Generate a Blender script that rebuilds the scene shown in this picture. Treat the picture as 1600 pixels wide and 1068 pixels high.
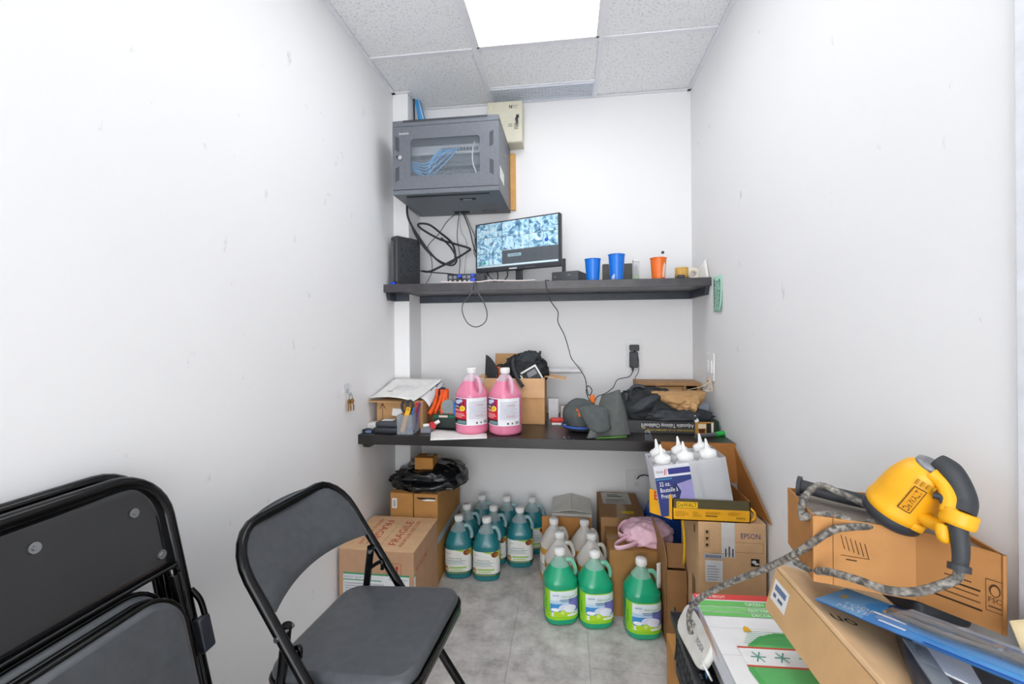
import bpy, math, random
from mathutils import Vector, Matrix, noise
from math import sin, cos, pi, radians as R
for o in list(bpy.data.objects): bpy.data.objects.remove(o)
SC = bpy.context.scene
COL = SC.collection
# ---------------------------------------------------------------- camera
YAW, ROLL = 0.1277, 0.0078
cam_d = bpy.data.cameras.new('camera'); cam = bpy.data.objects.new('camera', cam_d); COL.objects.link(cam)
cam_d.sensor_fit = 'HORIZONTAL'; cam_d.sensor_width = 36.0; cam_d.lens = 683.6/1600*36
cam_d.shift_y = -15.9/1600; cam_d.clip_start = 0.02
rt = Vector((cos(YAW), sin(YAW), 0)); up = Vector((0, 0, 1)); fw = Vector((-sin(YAW), cos(YAW), 0))
ex = rt*cos(ROLL) - up*sin(ROLL); uy = up*cos(ROLL) + rt*sin(ROLL)
cam.matrix_world = Matrix(((ex.x, uy.x, -fw.x, 0), (ex.y, uy.y, -fw.y, 0), (ex.z, uy.z, -fw.z, 1.25), (0, 0, 0, 1)))
SC.camera = cam
# ---------------------------------------------------------------- world and exposure
w = bpy.data.worlds.new('world'); SC.world = w; w.use_nodes = True
w.node_tree.nodes['Background'].inputs[0].default_value = (0.965, 0.98, 1.0, 1)
w.node_tree.nodes['Background'].inputs[1].default_value = 9.0
SC.view_settings.view_transform = 'Standard'; SC.view_settings.look = 'None'
SC.view_settings.exposure = -0.74; SC.view_settings.gamma = 1.0
SC.view_settings.use_curve_mapping = False
LIGHT = 8.0          # radiance of the ceiling light's diffuser
# ---------------------------------------------------------------- room numbers (metres)
XL, XR, YB, ZC = -0.990, 0.702, 2.603, 2.615
PX, PY = -0.899, 2.405            # corner pier
YF = -2.2                        # open doorway side behind the camera
DT, DF = 0.770, 1.958             # desk top, desk front
ST, SF = 1.511, 2.259             # shelf top, shelf front
# ---------------------------------------------------------------- materials
def hexc(h):
    h = h.lstrip('#'); c = [int(h[i:i+2], 16)/255 for i in (0, 2, 4)]
    return tuple(x/12.92 if x <= .04045 else ((x+.055)/1.055)**2.4 for x in c) + (1,)
MATS = {}
def M(name, col, rough=.5, metal=0, var=.06, scale=30, bump=0, bscale=200, spec=.5, emit=0, coat=0, sub=0, col2=None, detail=3):
    if name in MATS: return MATS[name]
    m = bpy.data.materials.new(name); m.use_nodes = True; nt = m.node_tree; b = nt.nodes['Principled BSDF']
    c = hexc(col)
    b.inputs['Roughness'].default_value = rough; b.inputs['Metallic'].default_value = metal
    b.inputs['Specular IOR Level'].default_value = spec; b.inputs['Coat Weight'].default_value = coat
    b.inputs['Base Color'].default_value = c
    if emit:
        b.inputs['Emission Color'].default_value = c; b.inputs['Emission Strength'].default_value = emit
    if sub:
        b.inputs['Subsurface Weight'].default_value = sub; b.inputs['Subsurface Scale'].default_value = .02
        b.inputs['Subsurface Radius'].default_value = (1, 1, 1)
    if var or col2 or bump:
        tc = nt.nodes.new('ShaderNodeTexCoord')
    if var or col2:
        n = nt.nodes.new('ShaderNodeTexNoise'); n.inputs['Scale'].default_value = scale; n.inputs['Detail'].default_value = detail
        nt.links.new(tc.outputs['Object'], n.inputs['Vector'])
        r = nt.nodes.new('ShaderNodeValToRGB')
        r.color_ramp.elements[0].position = .3; r.color_ramp.elements[1].position = .7
        c2 = hexc(col2) if col2 else tuple(min(1, x*(1+var)) for x in c[:3]) + (1,)
        r.color_ramp.elements[0].color = tuple(x*(1-var) for x in c[:3]) + (1,) if not col2 else c
        r.color_ramp.elements[1].color = c2
        nt.links.new(n.outputs['Fac'], r.inputs['Fac']); nt.links.new(r.outputs['Color'], b.inputs['Base Color'])
        if emit: nt.links.new(r.outputs['Color'], b.inputs['Emission Color'])
    if bump:
        n2 = nt.nodes.new('ShaderNodeTexNoise'); n2.inputs['Scale'].default_value = bscale
        nt.links.new(tc.outputs['Object'], n2.inputs['Vector'])
        bp = nt.nodes.new('ShaderNodeBump'); bp.inputs['Strength'].default_value = bump; bp.inputs['Distance'].default_value = .002
        nt.links.new(n2.outputs['Fac'], bp.inputs['Height']); nt.links.new(bp.outputs['Normal'], b.inputs['Normal'])
    MATS[name] = m
    return m
def film(name, col, alpha, rough=.25):
    """thin translucent plastic: part clear, part scattering"""
    if name in MATS: return MATS[name]
    m = M(name, col, rough, var=0.02, scale=20); nt = m.node_tree; b = nt.nodes['Principled BSDF']
    out = [n for n in nt.nodes if n.type == 'OUTPUT_MATERIAL'][0]
    t = nt.nodes.new('ShaderNodeBsdfTransparent'); mx = nt.nodes.new('ShaderNodeMixShader')
    lw = nt.nodes.new('ShaderNodeLayerWeight'); lw.inputs['Blend'].default_value = .35
    mr = nt.nodes.new('ShaderNodeMapRange'); mr.inputs['To Min'].default_value = alpha; mr.inputs['To Max'].default_value = min(1, alpha+.35)
    nt.links.new(lw.outputs['Facing'], mr.inputs['Value']); nt.links.new(mr.outputs['Result'], mx.inputs['Fac'])
    nt.links.new(t.outputs[0], mx.inputs[1]); nt.links.new(b.outputs[0], mx.inputs[2]); nt.links.new(mx.outputs[0], out.inputs['Surface'])
    return m
def ink(col): return M('ink_'+col.lstrip('#'), col, .6, var=.03, scale=60, spec=.3)
# ---------------------------------------------------------------- mesh builder
def rotm(rx=0, ry=0, rz=0):
    return Matrix.Rotation(rz, 3, 'Z') @ Matrix.Rotation(ry, 3, 'Y') @ Matrix.Rotation(rx, 3, 'X')
def spline(pts, n=8, closed=False):
    P = [Vector(p) for p in pts]; out = []
    m = len(P); segs = m if closed else m-1
    for i in range(segs):
        g = lambda k: P[k % m] if closed else P[max(0, min(m-1, k))]
        a, b, c, d = g(i-1), g(i), g(i+1), g(i+2)
        for k in range(n):
            t = k/n
            out.append(.5*((2*b)+(c-a)*t+(2*a-5*b+4*c-d)*t*t+(3*b-a-3*c+d)*t**3))
    if not closed: out.append(P[-1])
    return out
class MB:
    def __init__(s): s.v = []; s.f = []; s.m = []; s.sm = []
    def add(s, vs, fs, mi=0, smooth=False):
        o = len(s.v); s.v += [Vector(p) for p in vs]
        for f in fs: s.f.append([i+o for i in f]); s.m.append(mi); s.sm.append(smooth)
        return s
    def box(s, c, d, rot=None, mi=0):
        c = Vector(c); h = Vector(d)/2; vs = []
        for z in (-1, 1):
            for y in (-1, 1):
                for x in (-1, 1):
                    p = Vector((x*h.x, y*h.y, z*h.z)); vs.append(c + (rot @ p if rot else p))
        return s.add(vs, [(0,2,3,1),(4,5,7,6),(0,1,5,4),(2,6,7,3),(0,4,6,2),(1,3,7,5)], mi)
    def bb(s, x0, x1, y0, y1, z0, z1, mi=0):
        return s.box(((x0+x1)/2, (y0+y1)/2, (z0+z1)/2), (x1-x0, y1-y0, z1-z0), None, mi)
    def rbox(s, c, d, r, n=4, rot=None, mi=0, axis='z', e=None):
        """slab with rounded outline (r) in the plane across axis and softened rims (e)"""
        c = Vector(c); hx, hy, hz = Vector(d)/2
        if axis == 'y': hx, hy, hz = hx, hz, hy
        if axis == 'x': hx, hy, hz = hy, hz, hx
        e = min(hz*.9, r*.5) if e is None else e
        def ring(ins, z):
            o = []
            for qx, qy, a0 in ((1,1,0),(-1,1,pi/2),(-1,-1,pi),(1,-1,1.5*pi)):
                for k in range(n+1):
                    a = a0+pi/2*k/n; rr = max(r-ins, .0001)
                    o.append((qx*(hx-r)+rr*cos(a), qy*(hy-r)+rr*sin(a), z))
            return o
        L = [ring(e, -hz), ring(e*.3, -hz+e*.3), ring(0, -hz+e), ring(0, hz-e), ring(e*.3, hz-e*.3), ring(e, hz)]
        k = len(L[0]); vs = [p for l in L for p in l]
        fs = [(i*k+j, i*k+(j+1) % k, (i+1)*k+(j+1) % k, (i+1)*k+j) for i in range(len(L)-1) for j in range(k)]
        def mp(p):
            x, y, z = p
            q = Vector((x, y, z)) if axis == 'z' else (Vector((x, -z, y)) if axis == 'y' else Vector((z, x, y)))
            return c + (rot @ q if rot else q)
        s.add([mp(p) for p in vs], fs, mi, True)
        s.add([mp(p) for p in L[0]], [list(range(k))[::-1]], mi); s.add([mp(p) for p in L[-1]], [list(range(k))], mi)
        return s
    def cyl(s, p0, p1, r0, r1=None, n=20, mi=0, caps=True):
        r1 = r0 if r1 is None else r1
        p0, p1 = Vector(p0), Vector(p1); d = (p1-p0).normalized(); a = d.orthogonal().normalized(); b = d.cross(a)
        A = [p0+(a*cos(2*pi*k/n)+b*sin(2*pi*k/n))*r0 for k in range(n)]; B = [p1+(a*cos(2*pi*k/n)+b*sin(2*pi*k/n))*r1 for k in range(n)]
        s.add(A+B, [(k, (k+1) % n, n+(k+1) % n, n+k) for k in range(n)], mi, True)
        if caps: s.add(A, [list(range(n))[::-1]], mi); s.add(B, [list(range(n))], mi)
        return s
    def tube(s, pts, r, n=10, mi=0, closed=False, caps=True):
        P = [Vector(p) for p in pts]; m = len(P); rings = []; prev = None
        for i in range(m):
            d = (P[(i+1) % m]-P[i-1]) if closed else (P[min(i+1, m-1)]-P[max(i-1, 0)])
            d.normalize()
            a = d.orthogonal().normalized() if prev is None else (prev-d*prev.dot(d)).normalized()
            prev = a; b = d.cross(a); rr = r[i] if isinstance(r, (list, tuple)) else r
            rings.append([P[i]+(a*cos(2*pi*k/n)+b*sin(2*pi*k/n))*rr for k in range(n)])
        vs = [p for q in rings for p in q]; cnt = m if closed else m-1
        fs = [(i*n+k, i*n+(k+1) % n, ((i+1) % m)*n+(k+1) % n, ((i+1) % m)*n+k) for i in range(cnt) for k in range(n)]
        s.add(vs, fs, mi, True)
        if caps and not closed: s.add(rings[0], [list(range(n))[::-1]], mi); s.add(rings[-1], [list(range(n))], mi)
        return s
    def lathe(s, prof, n=28, c=(0, 0, 0), mi=0, fr=None, caps=True, rot=None):
        """prof: (radius, z); fr(theta, z) scales the radius"""
        c = Vector(c); vs = []
        for r, z in prof:
            for k in range(n):
                t = 2*pi*k/n; q = r*(fr(t, z) if fr else 1); p = Vector((q*cos(t), q*sin(t), z)); vs.append(c+(rot @ p if rot else p))
        m = len(prof)
        s.add(vs, [(i*n+k, i*n+(k+1) % n, (i+1)*n+(k+1) % n, (i+1)*n+k) for i in range(m-1) for k in range(n)], mi, True)
        if caps: s.add(vs[:n], [list(range(n))[::-1]], mi); s.add(vs[-n:], [list(range(n))], mi)
        return s
    def prism(s, poly, z0, z1, mi=0, mp=None):
        n = len(poly); mp = mp or (lambda x, y, z: (x, y, z))
        A = [mp(x, y, z0) for x, y in poly]; B = [mp(x, y, z1) for x, y in poly]
        return s.add(A+B, [list(range(n))[::-1], list(range(n, 2*n))]+[(k, (k+1) % n, n+(k+1) % n, n+k) for k in range(n)], mi)
    def grid(s, fn, nu, nv, mi=0, smooth=True, wrap=False):
        vs = [fn(i/nu, j/nv) for j in range(nv+1) for i in range(nu+1)]
        return s.add(vs, [(j*(nu+1)+i, j*(nu+1)+i+1, (j+1)*(nu+1)+i+1, (j+1)*(nu+1)+i) for j in range(nv) for i in range(nu)], mi, smooth)
    def sheet(s, fn, nu, nv, t=.002, mi=0, smooth=True):
        """a sheet with real thickness t (downwards along its normal)"""
        T = [[Vector(fn(i/nu, j/nv)) for i in range(nu+1)] for j in range(nv+1)]
        def nor(i, j):
            a = T[j][min(i+1, nu)]-T[j][max(i-1, 0)]; b = T[min(j+1, nv)][i]-T[max(j-1, 0)][i]
            return a.cross(b).normalized()
        top = [T[j][i] for j in range(nv+1) for i in range(nu+1)]; bot = [T[j][i]-nor(i, j)*t for j in range(nv+1) for i in range(nu+1)]
        N = len(top); W = nu+1
        fs = [(j*W+i, j*W+i+1, (j+1)*W+i+1, (j+1)*W+i) for j in range(nv) for i in range(nu)]
        fs += [tuple(N+q for q in f[::-1]) for f in list(fs)]
        ed = [(i, i+1) for i in range(nu)] + [((j*W+nu), (j+1)*W+nu) for j in range(nv)] + [(nv*W+i+1, nv*W+i) for i in range(nu)] + [((j+1)*W, j*W) for j in range(nv)]
        fs += [(b, a, N+a, N+b) for a, b in ed]
        return s.add(top+bot, fs, mi, smooth)
    def blob(s, c, rad, amp=.1, freq=6, seed=0, nu=36, nv=20, flat=None, mi=0, ridge=False, rot=None, e=1.0):
        c = Vector(c); rad = Vector(rad); vs = []
        sp = lambda x: math.copysign(abs(x)**e, x)
        for j in range(nv+1):
            for i in range(nu):
                t = 2*pi*i/nu; ph = -pi/2+pi*j/nv
                d = Vector((sp(cos(ph))*sp(cos(t)), sp(cos(ph))*sp(sin(t)), sp(sin(ph))))
                q = d*freq+Vector((seed*7.3, seed*3.1, seed*1.7))
                k = noise.noise(q)+.5*noise.noise(q*2.1)
                if ridge: k = 1-2*abs(noise.noise(q))-abs(noise.noise(q*2.3))
                p = Vector((d.x*rad.x, d.y*rad.y, d.z*rad.z))*(1+amp*k)
                if rot: p = rot @ p
                p = c+p
                if flat is not None and p.z < flat: p.z = flat
                vs.append(p)
        return s.add(vs, [(j*nu+i, j*nu+(i+1) % nu, (j+1)*nu+(i+1) % nu, (j+1)*nu+i) for j in range(nv) for i in range(nu)], mi, True)
    def xf(s, mat, since=0):
        for i in range(since, len(s.v)): s.v[i] = mat @ s.v[i]
        return s
    def build(s, name, mats, parent=None, label=None, cat=None, group=None, kind=None, bevel=0, world=False, sub=0, seg=2):
        if not isinstance(mats, (list, tuple)): mats = [mats]
        v = s.v; loc = Vector((0, 0, 0))
        if parent is None:
            lo = [min(p[k] for p in v) for k in range(3)]; hi = [max(p[k] for p in v) for k in range(3)]
            loc = Vector(((lo[0]+hi[0])/2, (lo[1]+hi[1])/2, lo[2])); v = [p-loc for p in v]
        elif world:
            iv = WM[parent.name].inverted(); v = [iv @ p for p in v]
        me = bpy.data.meshes.new(name); me.from_pydata([tuple(p) for p in v], [], s.f)
        for m in mats: me.materials.append(m)
        for i, p in enumerate(me.polygons): p.material_index = s.m[i]; p.use_smooth = s.sm[i]
        me.update()
        o = bpy.data.objects.new(name, me); COL.objects.link(o); o.parent = parent
        if parent is None: o.location = loc; WM[o.name] = Matrix.Translation(loc)
        else: WM[o.name] = WM[parent.name].copy()
        if bevel:
            bv = o.modifiers.new('bevel', 'BEVEL'); bv.width = bevel; bv.segments = seg; bv.limit_method = 'ANGLE'; bv.angle_limit = R(40)
        if sub:
            sd = o.modifiers.new('sub', 'SUBSURF'); sd.levels = sub; sd.render_levels = sub
        tag(o, label, cat, group, kind)
        return o
WM = {}
def tag(o, label=None, cat=None, group=None, kind=None):
    for k, v in (('label', label), ('category', cat), ('group', group), ('kind', kind)):
        if v: o[k] = v
    return o
def thing(name, label, cat, loc=(0, 0, 0), rot=(0, 0, 0), group=None):
    o = bpy.data.objects.new(name, None); COL.objects.link(o); o.empty_display_size = .05
    o.location = loc; o.rotation_euler = rot
    WM[o.name] = Matrix.Translation(Vector(loc)) @ rotm(*rot).to_4x4()
    return tag(o, label, cat, group)
def copy_tree(o, parent=None):
    c = o.copy(); COL.objects.link(c); c.parent = parent
    for ch in o.children: copy_tree(ch, c)
    return c
def dup(o, loc, rz, label, group=None):
    c = copy_tree(o); c.location = loc; c.rotation_euler = (0, 0, rz); c['label'] = label
    if group: c['group'] = group
    return c
# ---------------------------------------------------------------- flat print (letters and shapes laid on a surface)
TXT = {}
def text_tris(t):
    if t in TXT: return TXT[t]
    cu = bpy.data.curves.new('t', 'FONT'); cu.body = t; cu.size = 1; cu.resolution_u = 2
    o = bpy.data.objects.new('t', cu); COL.objects.link(o); bpy.context.view_layer.update()
    dg = bpy.context.evaluated_depsgraph_get(); me = o.evaluated_get(dg).to_mesh()
    vs = [(p.co.x, p.co.y) for p in me.vertices]; fs = [tuple(p.vertices) for p in me.polygons]
    o.evaluated_get(dg).to_mesh_clear(); bpy.data.objects.remove(o)
    x0, x1 = min(p[0] for p in vs), max(p[0] for p in vs)
    TXT[t] = ([(x-x0, y) for x, y in vs], fs, x1-x0)
    return TXT[t]
def printed(name, items, mp, parent, world=False, label=None, step=None):
    """mp(x, y, lift) -> point.  items: ('r',x0,y0,x1,y1,col) ('e',cx,cy,rx,ry,col) ('p',pts,col) ('t',text,x,y,h,col[,width[,turn]])"""
    mb = MB(); mats = []; idx = {}
    def mi(c):
        if c not in idx: idx[c] = len(mats); mats.append(ink(c))
        return idx[c]
    for k, it in enumerate(items):
        l = .0003+.00012*k
        if it[0] == 'r':
            _, x0, y0, x1, y1, c = it; n = max(1, int(abs(x1-x0)/step)) if step else 1
            mb.grid(lambda u, v: mp(x0+(x1-x0)*u, y0+(y1-y0)*v, l), n, 1, mi(c), False)
        elif it[0] == 'e':
            _, cx, cy, rx, ry, c = it
            vs = [mp(cx, cy, l)]+[mp(cx+q*rx*cos(2*pi*a/18), cy+q*ry*sin(2*pi*a/18), l) for q in (.5, 1) for a in range(18)]
            mb.add(vs, [(0, 1+a, 1+(a+1) % 18) for a in range(18)]+[(1+a, 19+a, 19+(a+1) % 18, 1+(a+1) % 18) for a in range(18)], mi(c))
        elif it[0] == 'p':
            pts = it[1]
            if step:
                cx, cy = sum(p[0] for p in pts)/len(pts), sum(p[1] for p in pts)/len(pts); rim = []
                for (xa, ya), (xb, yb) in zip(pts, pts[1:]+pts[:1]): rim += [(xa+(xb-xa)*q/6, ya+(yb-ya)*q/6) for q in range(6)]
                n = len(rim); vs = [mp(cx, cy, l)]+[mp(cx+(x-cx)*q, cy+(y-cy)*q, l) for q in (.33, .66, 1) for x, y in rim]
                mb.add(vs, [(0, 1+a, 1+(a+1) % n) for a in range(n)]+[(1+n*r_+a, 1+n*(r_+1)+a, 1+n*(r_+1)+(a+1) % n, 1+n*r_+(a+1) % n) for r_ in (0, 1) for a in range(n)], mi(it[2]))
            else: mb.add([mp(x, y, l) for x, y in pts], [list(range(len(pts)))], mi(it[2]))
        elif it[0] == 't':
            _, t, x, y, h, c = it[:6]; vs, fs, w = text_tris(t); sy = h/.7
            sx = it[6]/w if len(it) > 6 and it[6] else sy; ang = it[7] if len(it) > 7 else 0
            mb.add([mp(x+px*sx*cos(ang)-py*sy*sin(ang), y+px*sx*sin(ang)+py*sy*cos(ang), l) for px, py in vs], fs, mi(c))
    return mb.build(name, mats, parent, label=label, world=world)
def plane_map(o, ux, uy):
    o, ux, uy = Vector(o), Vector(ux).normalized(), Vector(uy).normalized(); n = ux.cross(uy)
    return lambda x, y, l: o+ux*x+uy*y+n*l
def lines(x0, x1, y0, y1, n, col, seed=0, th=.5):
    """illegible small print as short bars"""
    rr = random.Random(seed); out = []; d = (y1-y0)/n
    for i in range(n):
        y = y0+d*i; out.append(('r', x0, y, x0+(x1-x0)*rr.uniform(.6, 1), y+d*th, col))
    return out
# ================================================================ THE ROOM
def wall_mat(name, seed, marks):
    m = bpy.data.materials.new(name); m.use_nodes = True; nt = m.node_tree; b = nt.nodes['Principled BSDF']
    tc = nt.nodes.new('ShaderNodeTexCoord')
    n = nt.nodes.new('ShaderNodeTexNoise'); n.inputs['Scale'].default_value = 1.7; n.inputs['Detail'].default_value = 4
    r = nt.nodes.new('ShaderNodeValToRGB'); r.color_ramp.elements[0].color = hexc('efeff0'); r.color_ramp.elements[1].color = hexc('f4f4f4')
    nt.links.new(tc.outputs['Object'], n.inputs['Vector']); nt.links.new(n.outputs['Fac'], r.inputs['Fac'])
    # sparse scuff marks
    mp = nt.nodes.new('ShaderNodeMapping'); mp.inputs['Location'].default_value = (seed, seed*2, seed*3); mp.inputs['Scale'].default_value = (1, 1, .6)
    n2 = nt.nodes.new('ShaderNodeTexNoise'); n2.inputs['Scale'].default_value = 16; n2.inputs['Detail'].default_value = 5; n2.inputs['Roughness'].default_value = .6
    r2 = nt.nodes.new('ShaderNodeValToRGB'); r2.color_ramp.elements[0].position = marks; r2.color_ramp.elements[1].position = marks+.05
    r2.color_ramp.elements[1].color = (.35, .35, .35, 1)
    nt.links.new(tc.outputs['Object'], mp.inputs['Vector']); nt.links.new(mp.outputs['Vector'], n2.inputs['Vector']); nt.links.new(n2.outputs['Fac'], r2.inputs['Fac'])
    mx = nt.nodes.new('ShaderNodeMix'); mx.data_type = 'RGBA'; mx.inputs['B'].default_value = hexc('b9b9bb')
    nt.links.new(r2.outputs['Color'], mx.inputs['Factor']); nt.links.new(r.outputs['Color'], mx.inputs['A'])
    nt.links.new(mx.outputs['Result'], b.inputs['Base Color'])
    b.inputs['Roughness'].default_value = .62; b.inputs['Specular IOR Level'].default_value = .3
    bp = nt.nodes.new('ShaderNodeBump'); bp.inputs['Strength'].default_value = .08; bp.inputs['Distance'].default_value = .001
    n3 = nt.nodes.new('ShaderNodeTexNoise'); n3.inputs['Scale'].default_value = 260
    nt.links.new(tc.outputs['Object'], n3.inputs['Vector']); nt.links.new(n3.outputs['Fac'], bp.inputs['Height']); nt.links.new(bp.outputs['Normal'], b.inputs['Normal'])
    return m
WM_SIDE = wall_mat('painted_wall', 2.0, .675); WM_BACK = wall_mat('painted_wall_back', 5.0, .76)
T = .1
MB().bb(XL-T, XL, YF, YB+T, -.02, ZC+.1).build('wall_left', WM_SIDE, kind='structure', label='plain white painted wall on the left side of the room')
MB().bb(XR, XR+T, YF, YB+T, -.02, ZC+.1).build('wall_right', WM_SIDE, kind='structure', label='plain white painted wall on the right with faint scuffs')
MB().bb(XL, XR, YB, YB+T, -.02, ZC+.1).build('wall_back', WM_BACK, kind='structure', label='white back wall behind the shelf and the desk')
MB().bb(XL, PX, PY, YB, 0, ZC).build('wall_corner', WM_BACK, kind='structure', bevel=.002, label='narrow white pier boxed into the back left corner')
# door jamb on the right, just inside the picture's edge
MB().bb(XR-.012, XR, .62, .775, 0, 2.3).build('trim_1', M('jamb_paint', 'e6e8ee', .4), kind='structure', bevel=.003, label='white door jamb on the right wall beside the doorway')
# floor of grey mottled vinyl tiles
fm = bpy.data.materials.new('vinyl_tile'); fm.use_nodes = True; nt = fm.node_tree; b = nt.nodes['Principled BSDF']
tc = nt.nodes.new('ShaderNodeTexCoord'); oi = nt.nodes.new('ShaderNodeObjectInfo')
va = nt.nodes.new('ShaderNodeVectorMath'); va.operation = 'MULTIPLY_ADD'; va.inputs[1].default_value = (1, 1, 1)
nt.links.new(tc.outputs['Object'], va.inputs[0]); nt.links.new(oi.outputs['Location'], va.inputs[2])
n1 = nt.nodes.new('ShaderNodeTexNoise'); n1.inputs['Scale'].default_value = 9; n1.inputs['Detail'].default_value = 10; n1.inputs['Roughness'].default_value = .72
r1 = nt.nodes.new('ShaderNodeValToRGB'); E0 = r1.color_ramp
E0.elements[0].position = .3; E0.elements[0].color = hexc('918d8b'); E0.elements[1].position = .72; E0.elements[1].color = hexc('e2deda')
e = E0.elements.new(.5); e.color = hexc('c2bebb')
nt.links.new(va.outputs[0], n1.inputs['Vector']); nt.links.new(n1.outputs['Fac'], r1.inputs['Fac']); nt.links.new(r1.outputs['Color'], b.inputs['Base Color'])
b.inputs['Roughness'].default_value = .45; b.inputs['Specular IOR Level'].default_value = .35
floor = MB().bb(XL, XR, YF, YB, -.02, -.003).build('floor', M('floor_joint', '6d6a68', .8), kind='structure', label='grey mottled vinyl tile floor')
tile_me = None
tw, tl = .305, .61
for ix in range(-4, 4):
    for iy in range(-2, 6):
        x0 = -.235+ix*tw; y0 = .12+iy*tl+(tl/2 if ix % 2 else 0)
        a, c2, d, e2 = max(x0, XL+.001), min(x0+tw, XR-.001), max(y0, YF), min(y0+tl, YB-.001)
        if c2-a < .02 or e2-d < .02: continue
        g = .0006; mb = MB().box((0, 0, 0), (c2-a-2*g, e2-d-2*g, .003))
        o = mb.build('floor_tile', fm, floor); o.location = Vector(((a+c2)/2, (d+e2)/2, -.0015))-floor.location
# ceiling: boards, tee bars
cm = bpy.data.materials.new('ceiling_board'); cm.use_nodes = True; nt = cm.node_tree; b = nt.nodes['Principled BSDF']
tc = nt.nodes.new('ShaderNodeTexCoord'); n1 = nt.nodes.new('ShaderNodeTexNoise'); n1.inputs['Scale'].default_value = 110; n1.inputs['Detail'].default_value = 4
r1 = nt.nodes.new('ShaderNodeValToRGB'); r1.color_ramp.elements[0].position = .33; r1.color_ramp.elements[0].color = hexc('dcdde0')
r1.color_ramp.elements[1].position = .47; r1.color_ramp.elements[1].color = hexc('f8f9fa')
nt.links.new(tc.outputs['Object'], n1.inputs['Vector']); nt.links.new(n1.outputs['Fac'], r1.inputs['Fac']); nt.links.new(r1.outputs['Color'], b.inputs['Base Color'])
b.inputs['Roughness'].default_value = .9
bp = nt.nodes.new('ShaderNodeBump'); bp.inputs['Strength'].default_value = .5; bp.inputs['Distance'].default_value = .002
nt.links.new(n1.outputs['Fac'], bp.inputs['Height']); nt.links.new(bp.outputs['Normal'], b.inputs['Normal'])
white_metal = M('white_metal', 'f0f0f5', .4, var=.02)
ceiling = MB().bb(XL, XR, YF, YB, ZC+.03, ZC+.1).build('ceiling', M('ceiling_void', 'cfd0d4', .9), kind='structure', label='suspended ceiling of white speckled boards in a metal grid')
xs = [XL, -.438, .166, XR]; ys = [2.075, 2.415, YB]
yrows = [YF, .815, 2.085, YB]
for i in range(3):
    for j in range(3):
        if i == 1 and j == 1: continue             # the light
        x0, x1, y0, y1 = xs[i], xs[i+1], yrows[j], yrows[j+1]
        if i == 1 and j == 2: y1 = 2.43
        o = MB().box((0, 0, 0), (x1-x0-.012, y1-y0-.012, .014)).build('ceiling_tile', cm, ceiling)
        o.location = Vector(((x0+x1)/2, (y0+y1)/2, ZC+.014))-ceiling.location
def tee(x0, x1, y0, y1):
    dz = .0008 if x1-x0 > .1 else 0
    o = MB().bb(x0, x1, y0, y1, ZC+dz, ZC+.006).bb((x0+x1)/2-.002 if x1-x0 < .05 else x0, (x0+x1)/2+.002 if x1-x0 < .05 else x1, (y0+y1)/2-.002 if y1-y0 < .05 else y0, (y0+y1)/2+.002 if y1-y0 < .05 else y1, ZC+.006, ZC+.03)
    o.build('tee_bar', white_metal, ceiling, world=True)
for x in xs[1:3]: tee(x-.012, x+.012, YF, YB)
for y in yrows[1:3]: tee(XL, XR, y-.012, y+.012)
tee(xs[1], xs[2], 2.42, 2.432)
for nm, a in (('l', (XL, XL+.02, YF, PY)), ('r', (XR-.02, XR, YF, YB)), ('b', (PX, XR, YB-.02, YB)), ('p', (XL, PX+.02, PY-.02, PY))):
    MB().bb(a[0], a[1], a[2], a[3], ZC-.001, ZC+.004).build('wall_angle', white_metal, ceiling, world=True)
# return-air grille at the back wall
g = thing('air_grille', 'white egg-crate air return grille in the ceiling by the back wall', 'vent', (-.136, 2.51, ZC-.006))
gx0, gx1, gy0, gy1 = -.43, .158, 2.433, 2.583
gm = M('grille_metal', 'e2e8f2', .4, var=.03); 
MB().bb(gx0, gx1, gy0, gy0+.008, ZC-.005, ZC+.012).bb(gx0, gx1, gy1-.008, gy1, ZC-.005, ZC+.012).bb(gx0, gx0+.008, gy0, gy1, ZC-.005, ZC+.012).bb(gx1-.008, gx1, gy0, gy1, ZC-.005, ZC+.012).build('frame', gm, g, world=True)
nb = 9
for k in range(nb):
    y = gy0+.012+(gy1-gy0-.024)*k/(nb-1); MB().bb(gx0+.008, gx1-.008, y-.0032, y+.0032, ZC-.003, ZC+.001).build('slat', gm, g, world=True)
mb = MB()
for k in range(30):
    x = gx0+.015+(gx1-gx0-.03)*k/29; mb.bb(x-.0012, x+.0012, gy0+.008, gy1-.008, ZC-.001, ZC+.002)
mb.build('cross_bars', gm, g, world=True, kind='stuff')
MB().bb(gx0+.004, gx1-.004, gy0+.004, gy1-.004, ZC+.008, ZC+.01).build('duct_backing', M('duct_dark', '3c475c', .8), g, world=True)
# lay-in light
lt = thing('ceiling_light', 'glowing white rectangular ceiling light set in the tile grid', 'light', (-.136, 1.45, ZC))
lx0, lx1, ly0, ly1 = -.424, .152, .83, 2.071
fr = MB()
for a in ((lx0-.002, lx0+.012, ly0, ly1), (lx1-.012, lx1+.002, ly0, ly1), (lx0, lx1, ly0, ly0+.012), (lx0, lx1, ly1-.012, ly1)): fr.bb(*a, ZC-.002, ZC+.02)
fr.build('frame', M('light_frame', 'eeeeee', .4), lt, world=True)
em = M('diffuser_glow', 'fbfcff', .5, var=.0, emit=LIGHT)
MB().bb(lx0+.01, lx1-.01, ly0+.01, ly1-.01, ZC+.004, ZC+.012).build('diffuser', em, lt, world=True)
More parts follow.
